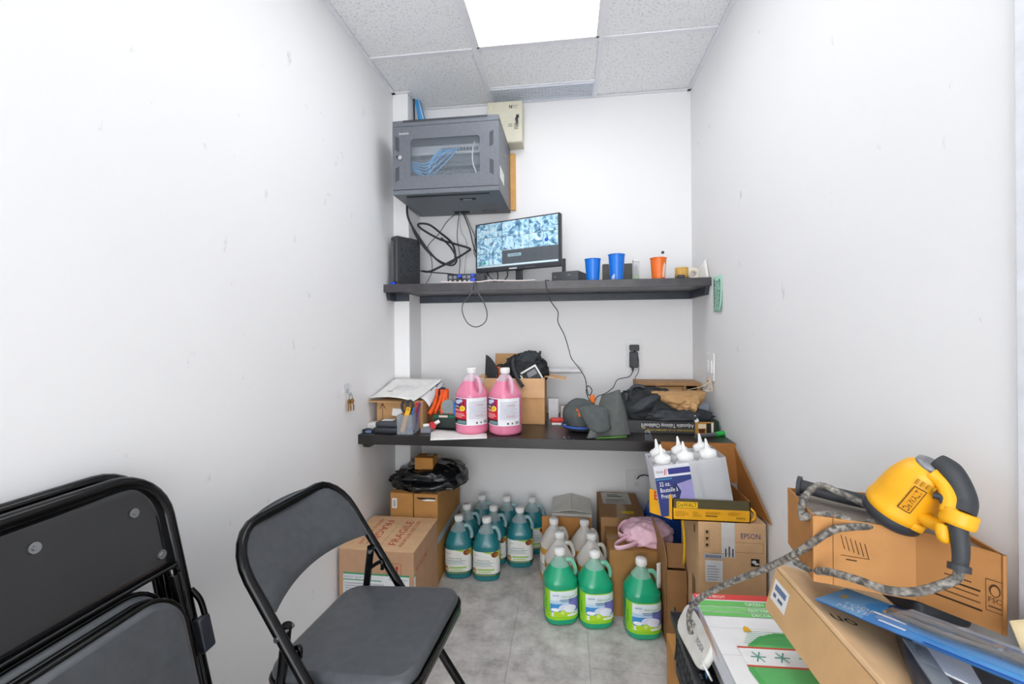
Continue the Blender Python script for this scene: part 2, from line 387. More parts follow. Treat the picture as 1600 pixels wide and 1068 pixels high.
# ================================================================ SHELF AND DESK
blackwood = M('black_wood', '38363a', .35, var=.35, scale=14, bump=.05, col2='4a474a')
deskwood = M('dark_wood', '1d1a1a', .3, var=.3, scale=10, bump=.05, col2='2a2625')
t = thing('wall_shelf', 'long black wall shelf carrying the monitor and the cups', 'shelf', ((XL+XR)/2, 2.43, ST-.08))
MB().prism([(XL, SF), (XR, SF), (XR, YB), (PX, YB), (PX, PY), (XL, PY)], ST-.042, ST).build('board', blackwood, t, world=True, bevel=.002)
steel = M('cleat_paint', '3d434d', .4, var=.15)
MB().bb(PX, XR, YB-.02, YB, ST-.082, ST-.042).build('back_strip', steel, t, world=True, bevel=.001)
MB().prism([(2.29, ST-.042), (2.31, ST-.082), (YB-.02, ST-.082), (YB-.02, ST-.042)], XR-.02, XR, mp=lambda x, y, z: (z, x, y)).build('side_cleat', steel, t, world=True)
MB().prism([(2.29, ST-.042), (2.31, ST-.082), (PY, ST-.082), (PY, ST-.042)], XL, XL+.02, mp=lambda x, y, z: (z, x, y)).build('side_cleat', steel, t, world=True)
MB().bb(XL+.02, PX, PY-.02, PY, ST-.082, ST-.042).build('pier_cleat', steel, t, world=True)
t = thing('wall_desk', 'long dark wooden worktop fixed between the side walls', 'desk', ((XL+XR)/2, 2.28, DT-.09))
MB().prism([(XL, DF), (XR, DF), (XR, YB), (PX, YB), (PX, PY), (XL, PY)], DT-.045, DT).build('worktop', deskwood, t, world=True, bevel=.002)
for x0, x1, ye in ((XL, XL+.03, PY), (XR-.03, XR, YB)):
    MB().prism([(1.99, DT-.045), (2.02, DT-.075), (ye, DT-.075), (ye, DT-.045)], x0, x1, mp=lambda x, y, z: (z, x, y)).build('side_cleat', deskwood, t, world=True)
MB().bb(PX, XR-.03, YB-.02, YB, DT-.085, DT-.045).build('back_strip', M('desk_shade_beige', 'b8a894', .6), t, world=True)  # beige strip stands in for the desk's shade on the back wall
# ================================================================ THINGS ON THE WALLS
plate = M('outlet_plastic', 'ececec', .35, var=.01); slotm = M('slot_dark', '2a2a2a', .6, var=0)
def outlet(x, z, w, h, label, pairs=2, y=YB):
    t = thing('wall_outlet', label, 'outlet', (x, y, z-h/2))
    MB().rbox((x, y-.003, z), (w, .006, h), .004, axis='y').build('cover_plate', plate, t, world=True)
    for k in range(pairs):
        zz = z+(.5-k)*.038 if pairs > 1 else z
        MB().rbox((x, y-.0075, zz), (.034, .003, .028), .008, axis='y').build('socket', plate, t, world=True)
        mb = MB(); mb.bb(x-.008, x-.006, y-.0095, y-.0085, zz-.003, zz+.007); mb.bb(x+.006, x+.008, y-.0095, y-.0085, zz-.003, zz+.006); mb.cyl((x, y-.0095, zz-.008), (x, y-.0085, zz-.008), .0028, n=10)
        mb.build('slots', slotm, t, world=True)
    return t
outlet(.378, 1.122, .093, .155, 'white double wall outlet above the desk with adapters plugged in')
outlet(.385, .385, .12, .125, 'white wall outlet low on the back wall under the desk')
t = thing('switch_plate', 'white switch plate low on the right wall above the desk', 'switch', (XR, 2.283, 1.005))
MB().rbox((XR-.003, 2.283, 1.07), (.006, .115, .135), .004, axis='x').build('cover_plate', plate, t, world=True)
for k in (-.025, .025): MB().rbox((XR-.008, 2.283+k, 1.07), (.006, .032, .065), .003, axis='x', rot=None).build('rocker', plate, t, world=True)
# plugs in the upper outlet
blk = M('black_plastic', '2f3238', .4, var=.1)
t = thing('power_adapter', 'grey-black power adapter hanging from the upper wall outlet', 'adapter', (.372, 2.575, 1.035))
MB().rbox((.371, 2.573, 1.085), (.046, .035, .092), .008, axis='y').build('body', blk, t, world=True)
MB().cyl((.366, 2.573, 1.042), (.366, 2.573, 1.02), .006, .004, n=12).build('strain_relief', blk, t, world=True)
t = thing('plug_cube', 'small black plug with a round face above the adapter', 'plug', (.375, 2.575, 1.14))
MB().rbox((.375, 2.576, 1.153), (.052, .03, .034), .006, axis='y').build('body', blk, t, world=True)
MB().cyl((.378, 2.561, 1.153), (.378, 2.558, 1.153), .01, n=16).build('round_face', M('plug_dark', '14161a', .3), t, world=True)
MB().tube(spline([(.366, 2.573, 1.022), (.358, 2.565, 1.005), (.335, 2.53, .99), (.272, 2.5, .978), (.247, 2.5, .934), (.201, 2.47, .905), (.15, 2.42, .89), (.13, 2.36, .84)], 8), .0022, 8).build('adapter_cord', blk, label='thin black cord drooping from the wall adapter behind the grey cap', cat='cord')
MB().tube(spline([(.378, 2.573, 1.135), (.395, 2.566, 1.1), (.396, 2.565, 1.02), (.372, 2.53, .985), (.365, 2.5, .93), (.36, 2.47, .87)], 8), .0018, 8).build('charger_wire', blk, label='thin black cord running down beside the wall adapter to the black pile', cat='cord')
# black lead from the low outlet
MB().tube(spline([(.39, 2.592, .40), (.40, 2.55, .43), (.43, 2.47, .455), (.47, 2.38, .42), (.49, 2.3, .33)], 8), .004, 8).build('power_lead', blk, label='black power lead curving out of the low wall outlet', cat='cord')
# sticky note
nm = M('mint_paper', 'a9dcc4', .7)
t = thing('sticky_note', 'mint green handwritten note stuck on the right wall', 'note', (XR, 2.17, 1.338))
MB().sheet(lambda u, v: (XR-.0015-.012*(1-v)**3*u, 2.235-.125*u-.006*(1-v), 1.338+.168*v), 4, 6, .0004).build('paper', nm, t, world=True)
rr = random.Random(3); items = []
for c in range(3):
    y = .02
    while y < .145:
        l = rr.uniform(.008, .02); items.append(('r', .024+c*.034+rr.uniform(-.002, .002), y, .027+c*.034+rr.uniform(0, .007), y+l, '3d5a55')); y += l+rr.uniform(.003, .008)
printed('handwriting', items, lambda x, y, l: Vector((XR-.0022-.012*(1-y/.168)**3*(x/.125)-l, 2.235-x-.006*(1-y/.168), 1.338+y)), t, world=True)
# keys on an adhesive hook
t = thing('key_hook', 'clear adhesive hook stuck on the left wall', 'hook', (XL, 1.85, .985))
MB().rbox((XL+.0015, 1.85, 1.003), (.003, .05, .042), .004, axis='x').build('backing', M('hook_clear', 'd5d9dd', .25), t, world=True)
MB().tube(spline([(XL+.004, 1.85, 1.0), (XL+.01, 1.85, .98), (XL+.02, 1.85, .972), (XL+.022, 1.85, .985)], 5), .003, 8).build('hook', M('hook_grey', '9aa0a6', .3), t, world=True)
brass = M('brass', 'c19b5a', .3, metal=.8, var=.12)
t = thing('key_ring', 'bunch of brass keys hanging from the hook on the left wall', 'keys', (XL+.018, 1.86, .89))
MB().tube([(XL+.02, 1.855+.014*sin(a), .962+.014*cos(a)) for a in [2*pi*k/20 for k in range(20)]], .0013, 8, closed=True).build('ring', M('ring_steel', '888888', .3, metal=.9), t, world=True)
for k, (dy, an) in enumerate(((-.006, -.18), (.004, .02), (.016, .3), (.010, .14))):
    o = Vector((XL+.014+.004*k, 1.855+dy*.6, .955)); rm = rotm(an)
    mb = MB().cyl((-.001, 0, -.012), (.001, 0, -.012), .011, n=14).box((0, 0, -.038), (.002, .007, .034))
    for q in range(3): mb.box((0, .0045, -.034-.006*q), (.002, .004, .003))
    mb.xf(Matrix.Translation(o) @ rm.to_4x4()); mb.build('key', brass, t, world=True)
# ================================================================ RACK CABINET AND ALARM BOX
rackm = M('rack_paint', '686d75', .45, var=.08, scale=60, spec=.5); darkslot = M('slot_black', '15171a', .7, var=0)
ply = M('plywood', 'd9a25c', .6, var=.15, scale=25, col2='e3b06a')
MB().bb(-.80, -.303, 2.584, 2.603, 1.975, 2.31).build('plywood_board', ply, label='orange plywood backing board on the wall behind the rack cabinet', cat='board', bevel=.001)
rx0, rx1, ry0, ry1, rz0, rz1 = -.887, -.335, 2.15, 2.583, 1.957, 2.33
t = thing('rack_cabinet', 'grey wall-mounted network rack cabinet with a glazed door', 'cabinet', ((rx0+rx1)/2, ry1, rz0))
s = .004
mb = MB().bb(rx0, rx0+s, ry0+.02, ry1, rz0, rz1).bb(rx1-s, rx1, ry0+.02, ry1, rz0, rz1).bb(rx0, rx1, ry1-s, ry1, rz0, rz1)
mb.bb(rx0, rx1, ry0+.02, ry1, rz1-s, rz1).bb(rx0, rx1, ry0+.02, ry1, rz0, rz0+s)
body = mb.build('body', rackm, t, world=True)
mb = MB().bb(rx0, rx1, ry0, ry0+.03, rz1-.026, rz1+.004); mb.build('top_rim', rackm, t, world=True, bevel=.003)
mb = MB().bb(rx0, rx1, ry0, ry0+.03, rz0-.002, rz0+.022); mb.build('bottom_rim', rackm, t, world=True, bevel=.003)
mb = MB(); mt = MB()
for k in range(58):
    x = rx0+.06+(rx1-rx0-.12)*k/57
    mb.bb(x-.0022, x+.0022, ry0+.032, ry0+.058, rz0-.0012, rz0+.002)
    mt.bb(x-.0022, x+.0022, ry0-.0006, ry0+.012, rz1-.008, rz1+.0046)
mb.build('bottom_slots', darkslot, body, world=True, kind='stuff'); mt.build('top_slots', darkslot, t, world=True, kind='stuff')
MB().bb(-.565, -.48, ry0+.11, ry0+.14, rz0-.0012, rz0+.002).build('knockout', darkslot, t, world=True)
MB().bb(-.55, -.50, ry0+.118, ry0+.132, rz0-.004, rz0).build('knockout_clip', M('clip_grey', '8a8f96', .3, metal=.5), t, world=True)
MB().bb(-.66, -.57, 2.50, 2.545, rz0-.0012, rz0+.002).build('cable_opening', darkslot, t, world=True)
fr = MB(); 
for a in ((-.49, -.41, 2.5, 2.502), (-.49, -.41, 2.538, 2.54), (-.49, -.488, 2.5, 2.54), (-.412, -.41, 2.5, 2.54)): fr.bb(*a, rz0-.001, rz0+.001)
fr.build('knockout_line', darkslot, t, world=True)
# side panel lock, label
MB().cyl((rx1, 2.33, 2.19), (rx1+.006, 2.33, 2.19), .008, n=14).build('side_lock', M('chrome', 'c9ccd0', .15, metal=1, var=.03), t, world=True)
MB().bb(rx1, rx1+.0008, 2.18, 2.32, 2.03, 2.09).build('side_label', M('label_white', 'e8e8e6', .6), t, world=True)
# door with window
dz0, dz1 = rz0+.024, rz1-.028; wx0, wx1, wz0, wz1 = -.792, -.432, 2.047, 2.236
door = MB().bb(rx0, wx0, ry0, ry0+.018, dz0, dz1).bb(wx1, rx1, ry0, ry0+.018, dz0, dz1).bb(wx0, wx1, ry0, ry0+.018, dz0, wz0).bb(wx0, wx1, ry0, ry0+.018, wz1, dz1).build('door', rackm, t, world=True)
# rounded corners of the opening
for cx, cz, sx, sz in ((wx0, wz0, 1, 1), (wx1, wz0, -1, 1), (wx0, wz1, 1, -1), (wx1, wz1, -1, -1)):
    r = .016; pts = [(cx, cz), (cx+sx*r, cz)]+[(cx+sx*(r-r*sin(a*pi/10)), cz+sz*(r-r*cos(a*pi/10))) for a in range(1, 5)]+[(cx, cz+sz*r)]
    if sx*sz < 0: pts = pts[::-1]
    MB().prism(pts, ry0+.0005, ry0+.017, mp=lambda x, y, z: (x, z, y)).build('corner_fillet', rackm, door, world=True)
MB().bb(wx0-.002, wx1+.002, ry0+.008, ry0+.011, wz0-.002, wz1+.002).build('window_pane', film('smoked_glass', 'aeb8c4', .12, .05), door, world=True)
for nm, x, z in (('a', -.862, 2.215), ('b', -.862, 2.06), ('c', -.372, 2.215), ('d', -.372, 2.075)):
    mb = MB()
    for k in range(10):
        sg = 1 if x < -.6 else -1
        sg = -sg if nm in 'bd' else sg
        mb.box((x, ry0-.0003, z-.032+.0072*k), (.024, .0012, .0028), rotm(0, sg*.55, 0))
    mb.build('vent_slots', darkslot, door, world=True)
lk = MB().cyl((-.843, ry0, 2.142), (-.843, ry0-.012, 2.142), .011, n=18).build('lock', M('chrome', 'c9ccd0'), door, world=True)
MB().rbox((-.853, ry0-.006, 2.148), (.022, .01, .014), .005, axis='y').build('lock_cam', blk, lk, world=True)
printed('lettering', [('t', 'SmartLink', 0, 0, .011, 'f4f4f4', .052)], plane_map((-.852, ry0-.0004, 2.262), (1, 0, 0), (0, 0, 1)), door, world=True)
# inside the rack
t = thing('patch_bay', 'pale grey patch panel strip inside the rack behind the glass', 'patch panel', (-.61, 2.24, 2.185))
MB().bb(-.855, -.365, 2.235, 2.25, 2.186, 2.232).build('plate', M('panel_grey', 'b9bfc6', .4), t, world=True)
for k in range(12):
    x = -.645+.0165*k; MB().bb(x-.006, x+.006, 2.230, 2.236, 2.198, 2.214).build('port', darkslot, t, world=True)
MB().bb(-.44, -.40, 2.23, 2.236, 2.19, 2.226).build('badge', M('badge_white', 'e2e6ea', .5), t, world=True)
t = thing('network_switch', 'dark network switch inside the rack below the patch panel', 'switch', (-.61, 2.3, 2.12))
MB().bb(-.85, -.37, 2.25, 2.50, 2.125, 2.172).build('chassis', M('switch_grey', '59606a', .5), t, world=True, bevel=.002)
mb = MB()
for k in range(20): mb.bb(-.74+.013*k, -.731+.013*k, 2.249, 2.2505, 2.14, 2.152)
mb.build('ports', darkslot, t, world=True)
t = thing('rack_device', 'dark grey rack unit low inside the cabinet', 'rack unit', (-.61, 2.3, 1.97))
MB().bb(-.85, -.37, 2.24, 2.52, 1.985, 2.105).build('chassis', M('unit_grey', '4b525c', .5), t, world=True, bevel=.003)
MB().bb(-.60, -.55, 2.2385, 2.24, 2.055, 2.075).build('badge', M('badge_blue', '2c6fd0', .4), t, world=True)
cb = M('cable_blue', '4fa3dc', .4, var=.12)
ends = [(-.79, 2.135, -.60, 2.206), (-.79, 2.128, -.588, 2.206), (-.79, 2.118, -.63, 2.206), (-.79, 2.11, -.571, 2.206), (-.79, 2.1, -.612, 2.206), (-.79, 2.092, -.555, 2.206), (-.79, 2.105, -.645, 2.206)]
for k, (xa, za, xb, zb) in enumerate(ends):
    sag = .012+.006*k
    MB().tube(spline([(xa-.06, 2.215, za+.01), (xa, 2.20+.003*k, za), (xa+.07, 2.19+.002*k, za-sag), (xb-.05, 2.192, (za+zb)/2-sag*.3), (xb-.012, 2.205, zb-.016), (xb, 2.229, zb)], 7), .0032, 8).build(
        'patch_cable', cb, label='light blue patch cable sagging inside the rack window', cat='cable', group='blue patch cables inside the rack')
MB().tube(spline([(-.468, 2.205, 2.228), (-.478, 2.20, 2.18), (-.478, 2.2, 2.12), (-.462, 2.205, 2.07), (-.455, 2.21, 2.03)], 7), .0035, 8).build('white_cable', M('cable_white', 'e6ebf2', .4), label='white cable hanging straight at the right of the rack window', cat='cable')
# bundle going up to the ceiling
for k in range(6):
    c = ['4fa3dc', '3f97d6', '5aaee6', '4fa3dc', 'c9d3de', '2f86c8'][k]
    MB().tube(spline([(-.835+.014*k, 2.44, 2.335), (-.835+.011*k, 2.45, 2.40), (-.858+.007*k, 2.47+.004*(k % 2), 2.50), (-.884+.004*k, 2.49+.005*(k % 3), ZC+.012)], 6), .0042, 8).build(
        'ceiling_cable', M('cable_'+c, c, .4), label='blue network cable rising from the rack top to the ceiling' if k != 4 else 'pale grey network cable rising among the blue ones from the rack top', cat='cable', group='blue cables between rack and ceiling' if k != 4 else None)
MB().tube([(-.884, 2.46, 2.335), (-.884, 2.47, 2.45), (-.889, 2.48, ZC+.012)], .005, 8).build('black_riser_cable', blk, label='black cable rising straight to the ceiling beside the blue bundle', cat='cable')
MB().tube(spline([(-.86, 2.42, 2.334), (-.85, 2.40, 2.36), (-.81, 2.40, 2.362), (-.79, 2.42, 2.334)], 6), .0025, 8).build('grey_loop_wire', M('wire_grey', 'b0b2b6', .4), label='thin grey wire arching over the rack top', cat='cable')
MB().blob((-.80, 2.43, 2.337), (.03, .02, .012), .2, 4, 3, 20, 10, flat=2.334).build('sealing_putty', M('putty_black', '26282a', .8), label='black sealing lump where the cables enter the rack top', cat='sealant')
# alarm box
cream = M('cream_metal', 'd7d3bf', .45, var=.03)
t = thing('alarm_box', 'cream metal alarm panel box high on the back wall', 'alarm panel', (-.352, 2.6, 2.338))
MB().bb(-.453, -.252, 2.502, 2.603, 2.338, 2.58).build('housing', cream, t, world=True, bevel=.002)
MB().bb(-.451, -.254, 2.497, 2.503, 2.342, 2.577).build('lid', cream, t, world=True, bevel=.0015)
pm = plane_map((-.453, 2.4965, 2.338), (1, 0, 0), (0, 0, 1))
it = [('p', [(.126, .196), (.130, .196), (.130, .21), (.139, .196), (.1435, .196), (.1435, .216), (.139, .216), (.139, .203), (.130, .216), (.126, .216)], '222222'), ('t', 'NEXT', .148, .207, .008, '333333', .032), ('t', 'Power', .150, .197, .006, '444444', .024)]
for k in range(4): it += [('r', .154, .076+.0095*k, .178, .079+.0095*k, '333333')]
it += [('r', .119, .092+.007*k, .143, .0945+.007*k, '777766') for k in range(3)]
printed('lettering', it, pm, t, world=True)
MB().cyl((-.283, 2.497, 2.465), (-.283, 2.478, 2.465), .008, n=16).box((-.280, 2.478, 2.45), (.012, .003, .03)).box((-.276, 2.47, 2.475), (.016, .014, .012)).build('lock_and_key', blk, t, world=True)
MB().cyl((-.432, 2.4965, 2.55), (-.432, 2.494, 2.55), .004, n=12).cyl((-.432, 2.4965, 2.54), (-.432, 2.494, 2.54), .004, n=12).build('indicator_lamps', M('lamp_cream', 'e9e7a8', .3), t, world=True)
# ================================================================ CABLES UNDER THE RACK
thick = M('cable_black', '23252a', .45, var=.1)
MB().tube(spline([(-.91+.012, 2.39, 2.02), (-.893, 2.38, 1.90), (-.83, 2.42, 1.775), (-.76, 2.45, 1.68), (-.70, 2.46, 1.645), (-.645, 2.46, 1.67), (-.66, 2.47, 1.76), (-.735, 2.48, 1.83), (-.80, 2.47, 1.878), (-.86, 2.46, 1.882), (-.845, 2.47, 1.855), (-.75, 2.50, 1.80), (-.66, 2.51, 1.77), (-.572, 2.52, 1.742), (-.585, 2.51, 1.72), (-.66, 2.50, 1.675), (-.75, 2.49, 1.63), (-.80, 2.47, 1.605), (-.83, 2.44, 1.604)], 8), .0062, 10).build('coiled_cable', thick, label='thick black cable coiled in loops below the rack', cat='cable')
MB().tube(spline([(-.885, 2.40, 1.875), (-.855, 2.40, 1.80), (-.80, 2.42, 1.72), (-.73, 2.44, 1.66), (-.66, 2.45, 1.635), (-.635, 2.46, 1.67), (-.67, 2.47, 1.74), (-.73, 2.48, 1.80)], 8), .0055, 10).build('second_coil_cable', thick, label='second black cable lying along the lower side of the coil', cat='cable')
thin = [
 ([(-.64, 2.52, 1.958), (-.70, 2.5, 1.90), (-.75, 2.5, 1.83), (-.815, 2.49, 1.755), (-.79, 2.48, 1.68), (-.785, 2.47, 1.61), (-.80, 2.46, 1.56), (-.82, 2.45, 1.525)], 'thin black wire bowing left from the rack to the modem'),
 ([(-.63, 2.52, 1.958), (-.645, 2.53, 1.87), (-.65, 2.54, 1.80), (-.635, 2.54, 1.70), (-.64, 2.54, 1.60), (-.63, 2.48, 1.578)], 'thin black wire dropping straight from the rack opening'),
 ([(-.60, 2.52, 1.958), (-.575, 2.53, 1.89), (-.54, 2.54, 1.80), (-.55, 2.55, 1.72), (-.50, 2.55, 1.63), (-.44, 2.54, 1.56), (-.36, 2.53, 1.525)], 'thin black wire slanting from the rack opening behind the monitor'),
 ([(-.61, 2.515, 1.958), (-.57, 2.52, 1.85), (-.55, 2.53, 1.76), (-.51, 2.53, 1.66), (-.46, 2.5, 1.59), (-.44, 2.42, 1.565)], 'medium black wire slanting down to the small recorder'),
 ([(-.625, 2.515, 1.958), (-.628, 2.52, 1.90), (-.62, 2.53, 1.84), (-.60, 2.57, 1.78), (-.61, 2.57, 1.66), (-.615, 2.56, 1.57)], 'very thin grey wire near the middle of the wire drop')]
for pts, lb in thin: MB().tube(spline(pts, 7), .0034 if 'medium' in lb else .0022, 8).build('hanging_wire', thick if 'grey' not in lb else M('wire_grey', 'b0b2b6'), label=lb, cat='wire')
MB().tube(spline([(-.44, 2.50, 1.87), (-.54, 2.57, 1.862), (-.55, 2.58, 1.84), (-.555, 2.585, 1.79)], 5), .0012, 6).build('antenna_wire', thick, label='hair-thin wire end standing up left of the monitor', cat='wire')
# ================================================================ THINGS ON THE SHELF
# modem
ang = math.atan2(.145, .086); t = thing('modem', 'black upright modem with a perforated side at the left end of the shelf', 'modem', (-.90, 2.36, ST), (0, 0, ang-pi/2))
mdm = M('modem_black', '3a3a3d', .4, var=.05)
MB().rbox((0, 0, .138), (.05, .168, .26), .012, axis='x', e=.006).build('body', mdm, t)
MB().rbox((0, -.005, .006), (.058, .15, .012), .02, axis='z', e=.003).build('foot', blk, t)
rr = random.Random(5); mb = MB()
for k in range(230):
    y, z = rr.uniform(-.06, .07), rr.uniform(.022, .255); a = rr.uniform(0, 3); q = .0028+.002*rr.random()
    if y < -.02 and rr.random() < .35: continue
    pts = [(y+q*cos(a+2*pi*i/3), z+q*sin(a+2*pi*i/3)) for i in range(3)]
    mb.add([(.0256, p, r_) for p, r_ in pts], [(0, 1, 2)])
mb.build('perforations', M('perf_black', '0e0f11', .6, var=0), t, kind='stuff')
MB().bb(-.02, .0, -.0862, -.0838, .02, .24).build('front_strip', M('modem_grey', '606268', .35), t)
MB().rbox((-.004, -.088, .008), (.036, .012, .011), .004).build('blue_indicator', M('led_blue', '2748d8', .3, emit=.6), t)
# small recorder / switch
t = thing('video_balun_switch', 'small black switch box with blue plugs on the shelf', 'network box', (-.56, 2.40, ST))
MB().bb(-.665, -.455, 2.37, 2.46, ST, ST+.062).build('case', blk, t, world=True, bevel=.003)
mb = MB()
for k in range(6): x = -.645+.027*k; mb.cyl((x, 2.371, ST+.02), (x, 2.36, ST+.02), .0075, n=12)
mb.build('coax_ports', M('nickel', 'a8a8aa', .25, metal=.9), t, world=True)
for k in range(6): MB().bb(-.655+.026*k, -.637+.026*k, 2.366, 2.372, ST+.036, ST+.052).build('port', M('port_grey', '8f96a0', .4), t, world=True)
for x, z, w in ((-.515, ST+.024, .03), (-.515, ST+.05, .02), (-.588, ST+.046, .02)): MB().rbox((x, 2.352, z), (w, .03, .018), .004, axis='y').build('blue_plug', M('plug_blue', '2a49cf', .35), t, world=True)
MB().tube(spline([(-.67, 2.262, ST+.008), (-.62, 2.27, ST+.005), (-.55, 2.265, ST+.003), (-.47, 2.266, ST+.003), (-.40, 2.27, ST+.01), (-.33, 2.275, ST+.008), (-.24, 2.28, ST+.006), (-.17, 2.285, ST+.008)], 8), .0042, 8).build('shelf_edge_cable', M('cable_pinkish', 'd9cdc9', .4), label='pinkish white cable lying along the shelf front under the monitor', cat='cable')
MB().tube(spline([(-.492, 2.28, ST+.004), (-.489, 2.249, ST-.004), (-.505, 2.245, ST-.06), (-.545, 2.242, 1.40), (-.548, 2.242, 1.35), (-.52, 2.242, 1.296), (-.475, 2.242, 1.277), (-.43, 2.242, 1.30), (-.418, 2.242, 1.345), (-.435, 2.242, 1.405), (-.468, 2.245, ST-.05), (-.482, 2.249, ST-.004), (-.47, 2.28, ST+.004)], 9), .0028, 8).build('cable_loop', M('cable_grey', '55585e', .4), label='dark grey cable loop hanging in a teardrop below the shelf', cat='cable')
for a, lb in (([(-.83, 2.40, 1.60), (-.75, 2.37, 1.585), (-.66, 2.36, 1.575), (-.58, 2.35, ST+.05)], 'black lead from the modem to the blue plugs'), ([(-.40, 2.46, 1.60), (-.39, 2.43, 1.55), (-.42, 2.40, 1.525), (-.46, 2.36, 1.52)], 'black lead looping under the left of the monitor'), ([(-.34, 2.45, 1.60), (-.335, 2.42, 1.56), (-.36, 2.38, 1.525), (-.42, 2.34, 1.52)], 'black lead hanging from the back of the monitor')):
    MB().tube(spline(a, 7), .0035, 8).build('device_lead', thick, label=lb, cat='cable')
# monitor
ma = -math.atan2(.2, .492); t = thing('monitor', 'black computer monitor showing a grid of security camera views', 'monitor', (-.284, 2.40, ST), (0, 0, ma))
W2, z0, z1 = .2655, .082, .362
MB().rbox((0, .014, (z0+z1)/2), (.531, .03, z1-z0), .005, axis='y', e=.002).build('housing', blk, t)
cc = bpy.data.materials.new('camera_views'); cc.use_nodes = True; nt = cc.node_tree; b = nt.nodes['Principled BSDF']
tc = nt.nodes.new('ShaderNodeTexCoord'); n1 = nt.nodes.new('ShaderNodeTexNoise'); n1.inputs['Scale'].default_value = 24; n1.inputs['Detail'].default_value = 5; n1.inputs['Roughness'].default_value = .6; n1.inputs['Distortion'].default_value = 1.2
oi = nt.nodes.new('ShaderNodeObjectInfo'); va = nt.nodes.new('ShaderNodeVectorMath'); va.operation = 'MULTIPLY_ADD'; va.inputs[1].default_value = (1, 1, 1)
cv = nt.nodes.new('ShaderNodeCombineXYZ'); nt.links.new(oi.outputs['Random'], cv.inputs['Z']); sc_ = nt.nodes.new('ShaderNodeVectorMath'); sc_.operation = 'SCALE'; sc_.inputs['Scale'].default_value = 90
nt.links.new(cv.outputs[0], sc_.inputs[0]); nt.links.new(tc.outputs['Object'], va.inputs[0]); nt.links.new(sc_.outputs[0], va.inputs[2]); nt.links.new(va.outputs[0], n1.inputs['Vector'])
r1 = nt.nodes.new('ShaderNodeValToRGB'); cr = r1.color_ramp; cr.elements[0].position = .3; cr.elements[0].color = hexc('26435c'); cr.elements[1].position = .7; cr.elements[1].color = hexc('e4f2f8')
for p, c in ((.42, '5583a3'), (.5, '97bed2'), (.58, 'b5d6e6')): e = cr.elements.new(p); e.color = hexc(c)
nt.links.new(n1.outputs['Fac'], r1.inputs['Fac']); nt.links.new(r1.outputs['Color'], b.inputs['Base Color']); nt.links.new(r1.outputs['Color'], b.inputs['Emission Color']); b.inputs['Emission Strength'].default_value = .55; b.inputs['Roughness'].default_value = .3
scr = MB().bb(-.257, .257, -.0018, -.0008, z0+.022, z1-.005).build('screen', M('screen_dark', '50565c', .35, emit=.25), t)
sx0, sx1, sz0, sz1 = -.255, .255, z0+.03, z1-.007; ww = sx1-sx0; hh = sz1-sz0
tiles = [(0, .165, .68, 1), (.167, .33, .68, 1), (.334, .5, .66, 1), (.5, .665, .66, 1), (.668, .80, .66, 1), (.80, 1, .66, 1), (0, .33, .30, .675), (.334, .48, .34, .655), (.482, .665, .34, .655), (.668, .83, .34, .655), (.832, 1, .34, .655), (0, .165, .03, .295), (.167, .33, .03, .295)]
for a, c2, d, e2 in tiles:
    m2 = MB().box((0, 0, 0), ((c2-a)*ww-.001, .0006, (e2-d)*hh-.001)); o = m2.build('camera_view', cc, scr); o.location = (sx0+(a+c2)/2*ww, -.0021, sz0+(d+e2)/2*hh)
printed('screen_text', [('r', 0, -.004, ww, .006, 'd8ecf4'), ('r', .205, .045, .29, .062, '9fb9c4'), ('t', 'NO SIGNAL', .215, .048, .011, '5f7480', .065), ('r', .335*ww, .082, .46*ww, .086, 'c9cdd0'), ('e', .59*ww, .084, .004, .004, 'eeeeee'), ('e', .87*ww, .115, .012, .010, '2e5fd6'), ('e', .1*ww, .02, .012, .008, '3ec2a0')], plane_map((sx0, -.0024, sz0), (1, 0, 0), (0, 0, 1)), scr)
printed('bezel_marks', [('r', .215, .006, .265, .013, 'd6d9dc')]+[('r', .32+.012*k, .007, .326+.012*k, .010, '8a8e92') for k in range(5)], plane_map((-.2575, -.0013, z0), (1, 0, 0), (0, 0, 1)), t)
MB().bb(-.02, .02, .03, .045, .02, .2).build('stand_neck', blk, t, bevel=.004)
MB().rbox((0, .03, .006), (.2, .14, .012), .05, axis='z', e=.003).build('stand_foot', blk, t)
# recorder on the right
t = thing('video_recorder', 'flat grey-black recorder box on the shelf right of the monitor', 'recorder', (.01, 2.43, ST), (0, 0, R(-20)))
MB().bb(-.075, .075, -.075, .1, .004, .06).build('case', M('recorder_grey', '4c4f52', .45), t, bevel=.002)
printed('front_marks', [('e', .02, .03, .003, .003, 'c8c8c8'), ('r', .09, .035, .11, .038, 'aaaaaa')], plane_map((-.075, -.0752, .004), (1, 0, 0), (0, 0, 1)), t)
for x, y in ((-.06, -.06), (.06, -.06), (-.06, .085), (.06, .085)): MB().cyl((x, y, 0), (x, y, .005), .008, n=10).build('foot', blk, t)
t = thing('router_antenna', 'black router with a flat antenna standing behind the monitor edge', 'router', (-.035, 2.55, ST))
MB().bb(-.10, .03, 2.53, 2.59, ST, ST+.03).build('case', blk, t, world=True, bevel=.003)
MB().rbox((-.022, 2.55, ST+.09), (.022, .01, .14), .004, axis='y').build('antenna', blk, t, world=True)
